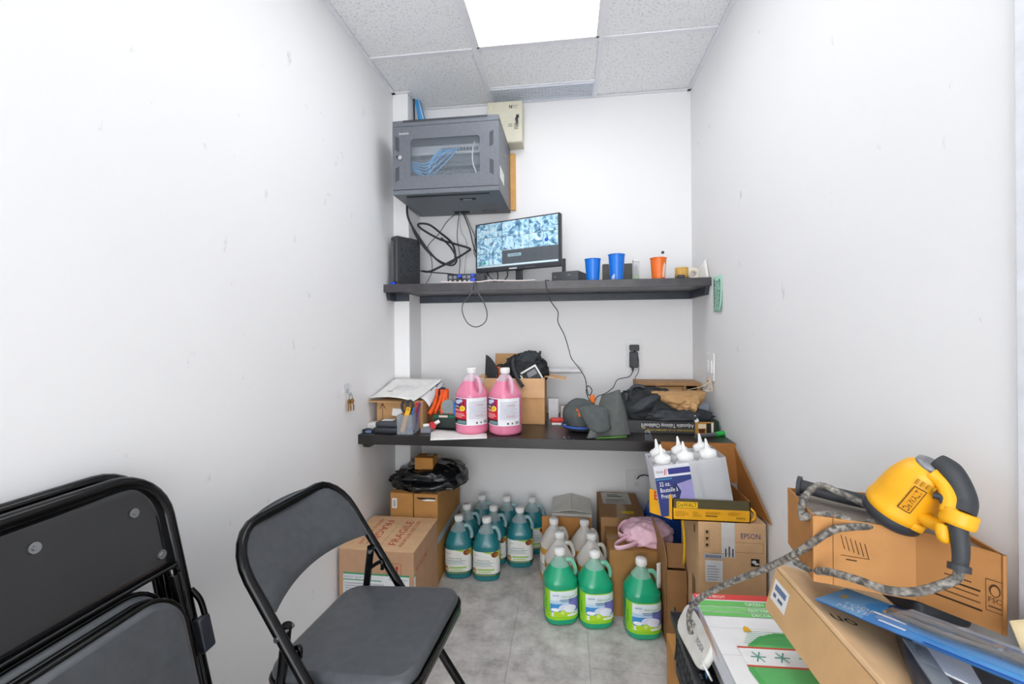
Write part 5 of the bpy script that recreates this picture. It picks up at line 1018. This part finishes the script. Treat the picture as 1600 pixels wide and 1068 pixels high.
# ================================================================ FOLDING CHAIRS
tubem = M('chair_tube_black', '08090a', .14, var=.1, spec=.3); vinyl = M('black_vinyl', '4a4d51', .40, var=.12, scale=40, bump=.08, bscale=300)
panelm = M('gloss_black_metal', '1a1b1d', .12, var=.2, scale=3, coat=.6)
rivet = M('rivet_steel', '9a9c9e', .25, metal=.9)
def open_chair(loc, rz, label):
    t = thing('folding_chair', label, 'chair', loc, (0, 0, rz))
    hw = .213; sl = .69                                     # slope dx/dz of the main tubes
    tx = lambda z: -(z-.45)*sl
    # inverted U
    zt = .778; r = .096; P = []
    for s in (-1, 1):
        leg = [(tx(.45), s*hw, .45), (tx(zt-r), s*hw, zt-r)]
        arc = [(tx(zt-r+r*sin(a)), s*(hw-r+r*cos(a)), zt-r+r*sin(a)) for a in [pi/2*k/6 for k in range(1, 7)]]
        P.append(leg+arc)
    MB().tube(P[0]+P[1][::-1], .0125, 12).build('back_frame', tubem, t)
    for s in (-1, 1):
        MB().tube([(tx(.45), s*hw, .45), (tx(.0), s*hw, .012)], .0125, 12).build('front_leg', tubem, t)
        MB().cyl((tx(0), s*hw, .0), (tx(.03), s*hw, .03), .0155, n=12).build('foot_cap', blk, t)
        MB().tube([(tx(.57)+.0, s*(hw-.026), .575), (-.10, s*(hw-.026), .44), (-.30, s*(hw-.026), .012)], .0115, 12).build('rear_leg', tubem, t)
        MB().cyl((-.302, s*(hw-.026), .0), (-.29, s*(hw-.026), .03), .0145, n=12).build('foot_cap', blk, t)
        MB().cyl((tx(.565), s*(hw-.04), .565), (tx(.565), s*(hw+.015), .565), .006, n=12).build('pivot_bolt', rivet, t)
        MB().tube(spline([(tx(.50)-.012, s*(hw-.022), .505), (-.05, s*(hw-.022), .53), (-.095, s*(hw-.022), .50)], 5), .006, 8).build('hinge_link', tubem, t)
    MB().tube([(tx(.16), -hw, .16), (tx(.16), hw, .16)], .009, 10).build('front_stretcher', tubem, t)
    MB().tube([(-.245, -hw+.026, .14), (-.245, hw-.026, .14)], .009, 10).build('rear_stretcher', tubem, t)
    # backrest: bowed padded panel between the tubes
    def bk(u, v, off):
        s = 2*u-1; z = .606+.176*v; w = hw+.002
        if z > zt-r: q = (z-(zt-r))/r; w = hw-r+r*math.sqrt(max(0, 1-q*q*.90))+.002
        if v < .15: w -= .018*(1-v/.15)**2
        bow = .030*(1-s*s)
        zz = z+.012*(1-s*s)*(1-v)*1.2
        return Vector((tx(zz)-bow+off*(1-.75*max(abs(s), abs(2*v-1))**8), s*w, zz))
    mb = MB(); mb.grid(lambda u, v: bk(u, v, .018), 24, 14); mb.grid(lambda u, v: bk(1-u, v, -.008), 24, 14)
    mb.build('backrest', vinyl, t)
    # seat
    sx0, sx1 = -.155, .222; tilt = Matrix.Translation((.03, 0, .452)) @ Matrix.Rotation(R(-5), 4, 'Y') @ Matrix.Translation((-.03, 0, -.452))
    MB().rbox(((sx0+sx1)/2, 0, .452), (sx1-sx0, .372, .034), .055, n=8, e=.014).xf(tilt).build('seat', vinyl, t)
    MB().rbox(((sx0+sx1)/2, 0, .427), (sx1-sx0+.012, .384, .026), .06, n=8, e=.004).xf(tilt).build('seat_pan', tubem, t)
    P2 = []
    for qx, qy, a0 in ((1, 1, 0), (-1, 1, pi/2), (-1, -1, pi), (1, -1, 1.5*pi)):
        for k in range(8):
            a = a0+pi/2*k/7; P2.append(((sx0+sx1)/2+qx*((sx1-sx0)/2-.055)+.059*cos(a), qy*(.186-.055)+.059*sin(a), .441))
    MB().tube(P2, .0045, 8, closed=True).xf(tilt).build('piping', tubem, t)
    for k in (-.05, .01): MB().cyl((sx1+.003, k, .44), (sx1+.007, k, .44), .003, n=8).xf(tilt).build('pin', rivet, t)
    return t
open_chair((-.556, 1.121, 0), R(-4.5), 'open black folding chair with a padded seat facing right')
def folded_chair(loc, rot, label):
    """stands along local z, width along y, room side +x"""
    t = thing('folded_chair', label, 'chair', loc, rot); hw = .235; zt = .975; r = .105
    P = []
    for s in (-1, 1):
        P.append([(0, s*hw, .0), (0, s*hw, zt-r)]+[(0, s*(hw-r+r*cos(a)), zt-r+r*sin(a)) for a in [pi/2*k/8 for k in range(1, 9)]])
    MB().tube(P[0]+P[1][::-1], .0125, 12).build('main_frame', tubem, t)
    def pn(u, v):
        s = 2*u-1; z = .765+.196*v; w = hw-.010
        if z > zt-r: q = (z-(zt-r))/r; w = hw-r+r*math.sqrt(max(0, 1-q*q*.97))-.010
        return Vector((.004-.012*(1-s*s), s*w, z))
    MB().sheet(lambda u, v: pn(u, v), 20, 12, .006).build('back_panel', panelm, t)
    MB().tube([(.004-.012*(1-(2*k/20-1)**2)+.004, (2*k/20-1)*(hw-.012), .765) for k in range(21)], .005, 8).build('panel_lip', tubem, t)
    for y, z in ((-.17, .905), (.165, .905), (.20, .80), (-.20, .80), (.0, .915)):
        s = y/(hw-.01); x = .004-.012*(1-s*s)
        MB().cyl((x, y, z), (x+.004, y, z), .0095, n=16).cyl((x+.004, y, z), (x+.007, y, z), .005, n=6).build('screw', rivet, t)
    for s in (-1, 1):
        MB().tube([(.004, s*(hw-.028), .03), (.014, s*(hw-.028), .75)], .011, 12).build('rear_leg', tubem, t)
        MB().cyl((0, s*hw, -.002), (0, s*hw, .035), .0155, n=12).build('foot_cap', blk, t)
        MB().rbox((.02, s*(hw+.004), .60), (.02, .03, .075), .008, axis='y', e=.003).build('hinge_bracket', M('bracket_grey', '3c4048', .3, metal=.4), t)
        MB().tube(spline([(.012, s*(hw+.004), .70), (.02, s*(hw+.012), .67), (.022, s*(hw+.014), .63)], 5), .006, 8).build('hinge_link', tubem, t)
    MB().tube([(.004, -hw+.028, .16), (.004, hw-.028, .16)], .009, 10).build('stretcher', tubem, t)
    MB().rbox((.040, 0, .53), (.038, .355, .415), .075, n=8, axis='x', e=.014).build('seat', vinyl, t)
    P2 = []
    for qx, qy, a0 in ((1, 1, 0), (-1, 1, pi/2), (-1, -1, pi), (1, -1, 1.5*pi)):
        for k in range(8):
            a = a0+pi/2*k/7; P2.append((.047, qx*(.1775-.075)+.077*cos(a), .53+qy*(.2075-.075)+.077*sin(a)))
    MB().tube(P2, .005, 8, closed=True).build('piping', tubem, t)
    MB().rbox((.022, 0, .53), (.012, .37, .43), .08, n=8, axis='x', e=.003).build('seat_pan', tubem, t)
    return t
ln = R(-13.5)
folded_chair((-.685, .635, -.0), (0, ln, 0), 'folded black chair in front of the pair leaning on the left wall')
folded_chair((-.745, .650, -.0), (0, ln, 0), 'folded black chair behind, next to the left wall')
# ================================================================ RIGHT FOREGROUND HEAP
t = carton('low_carton', 'orange-brown carton on the floor at the bottom of the right heap', .50, 1.30, 0, .37, .40, .25, 'c08a4e', seam='x', tapecol='d0a468')
# black plastic crate with lattice sides
bp_ = M('crate_black', '24262a', .45, var=.1)
t = thing('black_crate', 'black plastic crate with lattice sides on the low carton', 'crate', (.47, 1.14, .251))
qx0, qx1, qy0, qy1, qz0, qz1 = .305, .655, .95, 1.33, .252, .422
MB().bb(qx0, qx1, qy0, qy1, qz0, qz0+.006).build('base', bp_, t, world=True)
for a in ((qx0-.012, qx1+.012, qy1-.008, qy1+.012), (qx0-.012, qx1+.012, qy0-.012, qy0+.008), (qx0-.012, qx0+.008, qy0, qy1), (qx1-.008, qx1+.012, qy0, qy1)): MB().bb(*a, qz1-.022, qz1).build('rim', bp_, t, world=True, bevel=.002)
for x in (qx0, qx1-.005):
    MB().bb(x, x+.005, qy0, qy1, qz0, qz0+.03).build('lower_band', bp_, t, world=True)
    for k in range(15):
        y = qy0+.012+.0255*k
        for d in (-1, 1): MB().box((x+.0025, y, qz0+.10), (.005, .006, .165), rotm(R(22)*d)).build('lattice_bar', bp_, t, world=True)
for y in (qy0, qy1-.005): MB().bb(qx0, qx1, y, y+.005, qz0, qz1-.02).build('end_panel', bp_, t, world=True)
# white device with navy stripe leaning on the crate rim
t = thing('white_gadget', 'white rounded plastic gadget with a navy stripe on the crate edge', 'gadget', (.318, 1.165, qz1))
o = Matrix.Translation((.318, 1.165, qz1+.052)) @ rotm(0, R(28), R(6)).to_4x4()
MB().rbox((0, 0, 0), (.018, .17, .085), .03, axis='x', e=.006).xf(o).build('body', M('gadget_white', 'd8d6cf', .4), t, world=True)
MB().rbox((.001, .0, .036), (.0185, .15, .012), .004, axis='x', e=.002).xf(o).build('stripe', M('stripe_navy', '24306e', .4), t, world=True)
printed('lettering', [('e', -.05, .015, .008, .008, '6a5a52'), ('t', 'HDE', -.035, .01, .011, '4a4a5a', .03), ('r', -.035, .0, -.01, .004, '6a6a7a'), ('t', 'YODI', .02, -.006, .013, '6a6a78', .04)], lambda x, y, l: o @ Vector((-.0094-l, -x, y)), t, world=True)
t = thing('clear_tag', 'clear round tag with yellow and blue marks under the white gadget', 'tag', (.33, 1.10, qz1))
MB().cyl((.318, 1.09, qz1+.022), (.322, 1.09, qz1+.024), .024, n=24).build('disc', M('tag_clear', 'd2d4d0', .2), t, world=True)
MB().box((.3172, 1.096, qz1+.03), (.0015, .012, .018), rotm(R(20))).build('yellow_mark', M('mark_yellow', 'e2c23a', .5), t, world=True)
MB().box((.3172, 1.084, qz1+.016), (.0015, .014, .012), rotm(R(20))).build('blue_mark', M('mark_blue', '4a7aa8', .5), t, world=True)
# ornament box lying on the crate
t = thing('ornament_box', 'white gift box with green and red stripes and a green bauble picture', 'box', (.47, 1.07, .474), (R(3.5), 0, R(2)))
OW, OD, OH = .275, .34, .058
MB().bb(-OW/2, OW/2, -OD/2, OD/2, 0, OH).build('body', M('box_gloss_white', 'e6e6e6', .35, var=.02), t, bevel=.0015)
pm = plane_map((-OW/2, -OD/2, OH+.0002), (1, 0, 0), (0, 1, 0))
it = [('r', 0, .318, OW, OD, 'd04840'), ('t', 'MERRY & BRIGHT', .006, .324, .011, 'f0d8d4', .075), ('r', 0, .292, OW, .313, '6cba62'), ('r', 0, .272, OW, .289, '7cc472'), ('r', 0, .255, OW, .269, '6cba62'), ('t', 'GREEN', .12, .297, .012, 'e6f2e4', .045), ('t', 'GLITTER', .118, .275, .010, 'e6f2e4', .05), ('t', 'DECOR', .12, .257, .009, 'e6f2e4', .045),
      ('r', 0, .214, .14, .2148, 'b9b9bc'), ('r', 0, .13, .05, .1308, 'b9b9bc'), ('e', .165, .09, .125, .115, '54a85c'), ('e', .165, .094, .112, .101, '63b46a'), ('r', .042, .105, .275, .152, 'e9e9e9'), ('r', .041, .152, .275, .157, 'c8503c'), ('r', .041, .100, .275, .105, 'c8503c'), ('p', [(.075, .203), (.095, .205), (.092, .217), (.085, .222), (.079, .216)], 'dca82c'), ('p', [(.15, .02), (.21, .02), (.20, .045), (.175, .055), (.155, .04)], 'cf3028'), ('r', .15, .0, .21, .02, '2c3c34')]
for x in (.075, .125, .175):
    for a in range(3): dx, dy = .016*cos(a*pi/3), .016*sin(a*pi/3); nx, ny = -.0014*sin(a*pi/3), .0014*cos(a*pi/3); it.append(('p', [(x-dx-nx, .128-dy-ny), (x+dx-nx, .128+dy-ny), (x+dx+nx, .128+dy+ny), (x-dx+nx, .128-dy+ny)], '5f9a8c'))
for k in range(7): it.append(('r', .06+.004*k, .165+.006*k, .27-.006*k, .1664+.006*k, '3f9650'))
printed('lid_print', it, pm, t)
printed('side_print', [('r', 0, .004, .12, .054, 'a8b4d4'), ('e', .05, .03, .016, .014, '8a6a4a'), ('r', .12, .004, .3, .054, 'd8dae0'), ('p', [(.06, .05), (.14, .05), (.2, .03), (.1, .03)], 'd0a890')], plane_map((-OW/2-.0003, OD/2, 0), (0, -1, 0), (0, 0, 1)), t)
MB().bb(.35, .60, .93, 1.30, qz1-.008, .462).build('folded_bag', M('bag_paper_grey', 'b9babd', .5), label='flat grey packet lying under the gift box in the crate', cat='packet')
# tan carton rolled towards the wall
t = thing('tan_carton', 'flat tan carton tilted towards the right wall on the gift box', 'box', (.463, .88, .618), (0, R(15), 0))
TW, TD, TH = .245, .34, .105; kt = kraft('d0a878'); kt2 = kraft('dcb88e')
MB().bb(-.03, -.03+TW, -TD/2, TD/2, .0, TH-.012).build('body', kt, t, bevel=.002)
MB().bb(-.033, -.027+TW, -TD/2-.003, TD/2+.003, TH-.010, TH).build('lid', kt2, t, bevel=.0025)
pm = plane_map((-.0305, TD/2, 0), (0, -1, 0), (0, 0, 1))
printed('side_label', [('r', .012, .03, .075, .075, 'e9e8e4'), ('r', .02, .055, .066, .067, '6a7a9a'), ('r', .02, .04, .032, .048, '5a6a8a'), ('r', .04, .04, .06, .047, '5a6a8a')], pm, t)
printed('lid_lettering', [('t', 'on', 0, 0, .026, '3a2e22', .045, pi)], plane_map((.030, .0, TH+.0003), (1, 0, 0), (0, 1, 0)), t)
# carton with recycling print
kraft_lit = kraft('c48e58'); kraft_shade = kraft('b5804c')
t = thing('print_carton', 'brown carton with recycling print under the yellow power tool', 'box', (.59, .93, .777))
pl = [(.454, .888), (.597, .844), (.664, .762), (.698, 1.02), (.48, 1.04)]; z0_, z1_ = .777, .900
def wallp(a, b_, m, nm='side'):
    a, b_ = Vector((a[0], a[1], 0)), Vector((b_[0], b_[1], 0)); d = (b_-a).normalized(); n = Vector((d.y, -d.x, 0))
    MB().add([a+Vector((0, 0, z0_)), b_+Vector((0, 0, z0_)), b_+Vector((0, 0, z1_)), a+Vector((0, 0, z1_))]+[p-n*.004 for p in (a+Vector((0, 0, z0_)), b_+Vector((0, 0, z0_)), b_+Vector((0, 0, z1_)), a+Vector((0, 0, z1_)))], [(0, 1, 2, 3), (7, 6, 5, 4), (0, 4, 5, 1), (1, 5, 6, 2), (2, 6, 7, 3), (3, 7, 4, 0)]).build(nm, m, t, world=True)
for i in range(5): wallp(pl[i], pl[(i+1) % 5], kraft_lit if i == 0 else kraft_shade)  # left face coloured as lit, the other faces as shaded kraft
MB().prism([(x+(.58-x)*.04, y+(.93-y)*.04) for x, y in pl], z0_, z0_+.004).build('base', kraft_shade, t, world=True)
MB().prism([(x+(.59-x)*.05, y+(.94-y)*.05) for x, y in pl], z1_-.012, z1_-.008).build('inner_flap', M('flap_grey', '8a8078', .8), t, world=True)
a, b_ = Vector((.454, .888, z0_)), Vector((.597, .844, z0_))
printed('wave_print', [('r', .03, .0, .0315, .13, '8a5c30')]+[('p', [(.042+.007*k, .095-.002*k), (.0435+.007*k, .095-.002*k), (.049+.007*k, .07-.002*k), (.0475+.007*k, .07-.002*k)], '6a4624') for k in range(6)]+[('r', .042, .058, .085, .0592, '6a4624'), ('r', .05, .051, .066, .053, '4a3018')], plane_map(a, b_-a, (0, 0, 1)), t, world=True)
c_ = Vector((.664, .762, z0_))
it = [('r', .036, .064, .068, .066, '3a2614'), ('r', .045, .054, .078, .057, '3a2614'), ('r', .032, .046, .076, .048, '5a3c20'), ('r', .03, .036, .078, .038, '5a3c20'), ('r', .02, .024, .080, .027, '3a2614'), ('p', [(.05, .1), (.053, .1), (.066, .082), (.063, .082)], '2a1c10'), ('p', [(.045, .095), (.047, .095), (.062, .076), (.06, .076)], '2a1c10'),
      ('r', .084, .03, .104, .031, '4a3018'), ('r', .084, .03, .0846, .08, '4a3018'), ('r', .084, .079, .104, .08, '4a3018'), ('e', .094, .064, .006, .010, '4a3018'), ('e', .094, .063, .0045, .0075, 'b5804c'), ('t', 'FSC', .087, .045, .008, '4a3018', .014), ('r', .087, .037, .101, .039, '4a3018')]
printed('recycling_print', it, plane_map(b_, c_-b_, (0, 0, 1)), t, world=True)
MB().rbox((.640, .92, .756), (.09, .16, .040), .012, e=.006).build('dark_gap_fill', blk, label='added dark block standing in for the black gap under the brown carton', cat='case')  # dark block added to stand in for the shaded gap below the carton
# blue blister pack
t = thing('blister_pack', 'blue blister pack with a metal tool lying on the tan carton', 'pack', (.56, .78, .72))
o0 = Vector((.497, .912, .742)); dl = Vector((.115, -.235, .045)); Lp = .36; dl.normalize(); dw = Vector((.62, .30, .02)); dw = (dw-dl*dw.dot(dl)).normalized(); dn = dl.cross(dw); dn = dn if dn.z > 0 else -dn
mpk = lambda x, y, l: o0+dl*x+dw*y+dn*l
blu = M('card_blue', '2f86d8', .35, var=.06, scale=6, col2='5aa6e6')
MB().grid(lambda u, v: mpk(Lp*u, .088*v-.044, .0), 1, 1).grid(lambda u, v: mpk(Lp*u, .044-.088*v, -.0015), 1, 1).build('card', blu, t, world=True)
printed('card_print', [('p', [(0, -.044), (.085, -.044), (.07, -.01), (.055, .01), (.075, .044), (0, .044)], '7ab0e2'), ('e', .02, .008, .006, .008, 'cfa85a'), ('t', 'TOOL', .035, -.02, .012, 'cfe2f6', .05, .15), ('t', 'MATE', .035, -.036, .012, 'cfe2f6', .05, .15), ('r', .08, .030, .36, .044, '163e7e'), ('r', .1, -.030, .14, -.024, 'd8e8fa'), ('e', .09, .01, .005, .005, 'd8b060'), ('r', .08, -.01, .13, -.004, 'e8f0fa'), ('r', .17, -.042, .3, -.038, '1a5ab8')], lambda x, y, l: mpk(x, y, l+.0002), t, world=True)
MB().grid(lambda u, v: mpk(.09+.26*u, -.022+.05*v, .001+.022*sin(pi*v)**.6*min(1, 6*u, 6*(1-u))), 24, 10).build('blister', film('blister_clear', 'e6edf6', .05, .05), t, world=True)
tm_ = M('tool_steel', '6f6862', .35, metal=.6, var=.15)
for s in (-1, 1): MB().tube(spline([mpk(.10, .006+s*.004, .008), mpk(.17, .004+s*.012, .009), mpk(.24, .004+s*.004, .009), mpk(.31, .004+s*.010, .009)], 6), .005, 8).build('tool_arm', tm_, t, world=True)
MB().cyl(mpk(.24, .004, .004), mpk(.24, .004, .016), .007, n=14).build('tool_rivet', rivet, t, world=True)
MB().tube([mpk(.30, .014, .010), mpk(.335, .016, .010)], .008, 10).build('tool_grip', M('grip_red', 'b8202c', .4), t, world=True)
# dark moulded tray under it
t = thing('plastic_tray', 'black moulded tray with white papers under the blue pack', 'tray', (.55, .74, .70))
o = Matrix.Translation((.585, .735, .715)) @ rotm(R(-6), R(12), R(-28)).to_4x4()
MB().rbox((0, 0, 0), (.14, .21, .022), .03, e=.008).xf(o).build('shell', blk, t, world=True)
MB().box((-.02, .03, .012), (.07, .10, .004)).xf(o).build('paper_insert', paper2, t, world=True)
MB().box((-.045, -.02, .0125), (.03, .12, .003), rotm(0, 0, .15)).xf(o).build('grey_insert', M('insert_grey', '8f969c', .4), t, world=True)
MB().sheet(lambda u, v: (.640+.05*u, .70+.03*v, .765+.055*v+.01*u), 4, 4, .002).build('cream_card', M('card_cream', 'e3cfa2', .6), label='cream card corner at the right edge of the heap', cat='card')
# ================================================================ YELLOW POWER TOOL
dy = M('tool_yellow', 'f2ae16', .38, var=.06, scale=15); dk = M('tool_rubber', '33363a', .55, var=.08); dm = M('tool_grey', '8b8d90', .4, metal=.5, var=.15, scale=60)
t = tool = thing('power_tool', 'yellow and black corded power tool resting on the brown carton', 'power tool', (.61, .90, .888))
CAM = Vector((0, 0, 1.25))
def S(p, k): return CAM+(Vector(p)-CAM)*k
A0 = S((.603, .902, .912), .955); A1 = S((.650, .878, 1.004), .93); ax = (A1-A0).normalized(); C0 = A0
side = Vector((1, -.45, 0)); side = (side-ax*side.dot(ax)).normalized(); third = ax.cross(side)
RM = Matrix((side, third, ax)).transposed()
LT = lambda pr, m, nm, c=C0, fr=None, n=32: MB().lathe(pr, n, c, rot=RM, fr=fr).build(nm, m, t, world=True)
LT([(.026, -.022), (.038, -.020), (.0445, -.014), (.0455, -.004), (.043, .004)], blk, 'front_collar')
LT([(.043, .0), (.0455, .003), (.0465, .014), (.0445, .018), (.0435, .040), (.041, .066), (.036, .084), (.031, .096), (.022, .105), (.008, .109)], dy, 'housing', fr=lambda th, z: 1+.03*cos(2*th))
LT([(.016, .098), (.0235, .102), (.0225, .110), (.014, .113)], dm, 'top_plate')
g0 = [(.652, .872, 1.014), (.664, .863, 1.000), (.673, .856, .975), (.677, .852, .950), (.671, .850, .930)]
hp = spline([S(q, .928-.006*k) for k, q in enumerate(g0)], 8)
MB().tube(hp, [.013+.0045*min(1, 4*k/len(hp)) for k in range(len(hp))], 16).build('grip', dk, t, world=True)
MB().tube(spline([S((.640, .868, .992), .925), S((.652, .860, .978), .92), S((.657, .854, .955), .912), S((.653, .850, .930), .905)], 8), .0115, 14).build('grip_inner', dy, t, world=True)
MB().tube([S((.634, .856, .958), .92), S((.645, .853, .955), .915), S((.648, .850, .942), .91)], .006, 10).build('trigger', blk, t, world=True)
MB().tube(spline([S((.672, .849, .934), .90), S((.668, .849, .922), .90), S((.663, .848, .908), .90)], 5), [.0205, .022, .0225, .0225, .0225, .0225, .0225, .0225, .0225, .021, .019][:11], 18).build('grip_end', dy, t, world=True)
MB().tube(spline([S((.628, .868, .912), .935), S((.642, .858, .904), .92), S((.656, .850, .906), .905)], 6), .011, 12).build('lower_bridge', dy, t, world=True)
MB().tube(spline([S((.645, .852, .905), .905), S((.643, .850, .890), .90), S((.650, .850, .880), .90)], 5), [.010, .010, .0095, .009, .0085, .008, .008, .0075, .007, .006, .005], 10).build('guard', dy, t, world=True)
def hous(x, y, l):
    th = math.atan2(-1, -.25)+x/.044; r = .0452-.06*max(0, y-.03)+l; q = RM @ Vector((r*cos(th), r*sin(th), y)); return C0+q
MB().rbox(hous(.030, .010, .001), (.018, .010, .014), .004, rot=RM, e=.003).build('lock_button', dy, t, world=True)
printed('name_plate', [('r', -.009, .030, .009, .078, '3a3010'), ('r', -.0078, .0315, .0078, .0765, 'd8961a'), ('t', 'DeWALT', .005, .034, .009, '2a220c', .040, pi/2)], hous, t, world=True, step=.003)
mb = MB()
for k in range(4): mb.box(hous(-.010+.008*k, .086, -.001), (.003, .003, .009), RM)
mb.build('vent_slots', M('vent_dark', 'b98a1c', .6), t, world=True)
MB().tube(spline([S((.664, .848, .912), .895), S((.667, .846, .885), .89), S((.665, .842, .858), .885), S((.660, .839, .840), .88)], 6), [.0125-.0002*k for k in range(19)], 12).build('strain_relief', dk, t, world=True)
MB().cyl(S((.661, .840, .846), .88), S((.659, .838, .836), .88), .0135, n=16).build('relief_collar', dk, t, world=True)
# side handle
h0 = Vector((.481, 1.0, .9185)); h1 = Vector((.588, .925, .912))
hd = (h1-h0).normalized()
MB().tube([h0+hd*.006, h0+hd*.03, h0+hd*.08, h1], [.0145, .0135, .0145, .013], 16).build('side_handle', dk, t, world=True)
MB().cyl(h0, h0+hd*.007, .0205, n=22).build('handle_flange', blk, t, world=True)
MB().cyl(h0-hd*.001, h0, .0155, n=20).build('handle_ring', dm, t, world=True)
MB().cyl(h0-hd*.002, h0-hd*.001, .0085, n=16).build('handle_socket', M('socket_blue', '39435a', .4), t, world=True)
# dusty cord
cordm = bpy.data.materials.new('dusty_cord'); cordm.use_nodes = True; nt = cordm.node_tree; b = nt.nodes['Principled BSDF']
tc = nt.nodes.new('ShaderNodeTexCoord'); n1 = nt.nodes.new('ShaderNodeTexNoise'); n1.inputs['Scale'].default_value = 110; n1.inputs['Detail'].default_value = 5
r1 = nt.nodes.new('ShaderNodeValToRGB'); r1.color_ramp.elements[0].position = .40; r1.color_ramp.elements[0].color = hexc('4a4744'); r1.color_ramp.elements[1].position = .72; r1.color_ramp.elements[1].color = hexc('a8a298')
nt.links.new(tc.outputs['Object'], n1.inputs['Vector']); nt.links.new(n1.outputs['Fac'], r1.inputs['Fac']); nt.links.new(r1.outputs['Color'], b.inputs['Base Color']); b.inputs['Roughness'].default_value = .6
MB().tube(spline([S((.659, .838, .838), .88), S((.650, .832, .826), .885), S((.625, .83, .814), .89), S((.586, .83, .800), .90), S((.547, .84, .795), .91), S((.513, .86, .799), .93), S((.482, .89, .795), .95), (.462, .91, .786), (.452, .95, .78)], 9), .0066, 10).build('cord_tail', cordm, tool, world=True, label='dusty cord tail across the blue pack')
lp = [(.592, .915, .905), (.566, .885, .908), (.529, .872, .892), (.494, .888, .902), (.458, .905, .893), (.448, .915, .886), (.462, .935, .915), (.50, .955, .935), (.535, .935, .925), (.562, .905, .914), (.566, .880, .905), (.543, .868, .895), (.505, .868, .890), (.472, .868, .880), (.439, .92, .812), (.408, .99, .741), (.363, 1.06, .670), (.322, 1.12, .600), (.300, 1.15, .545), (.297, 1.15, .510), (.300, 1.145, .490)]
MB().tube(spline(lp, 8), .0066, 10).build('cord', cordm, tool, world=True, label='dusty grey cord coiled round the side handle')
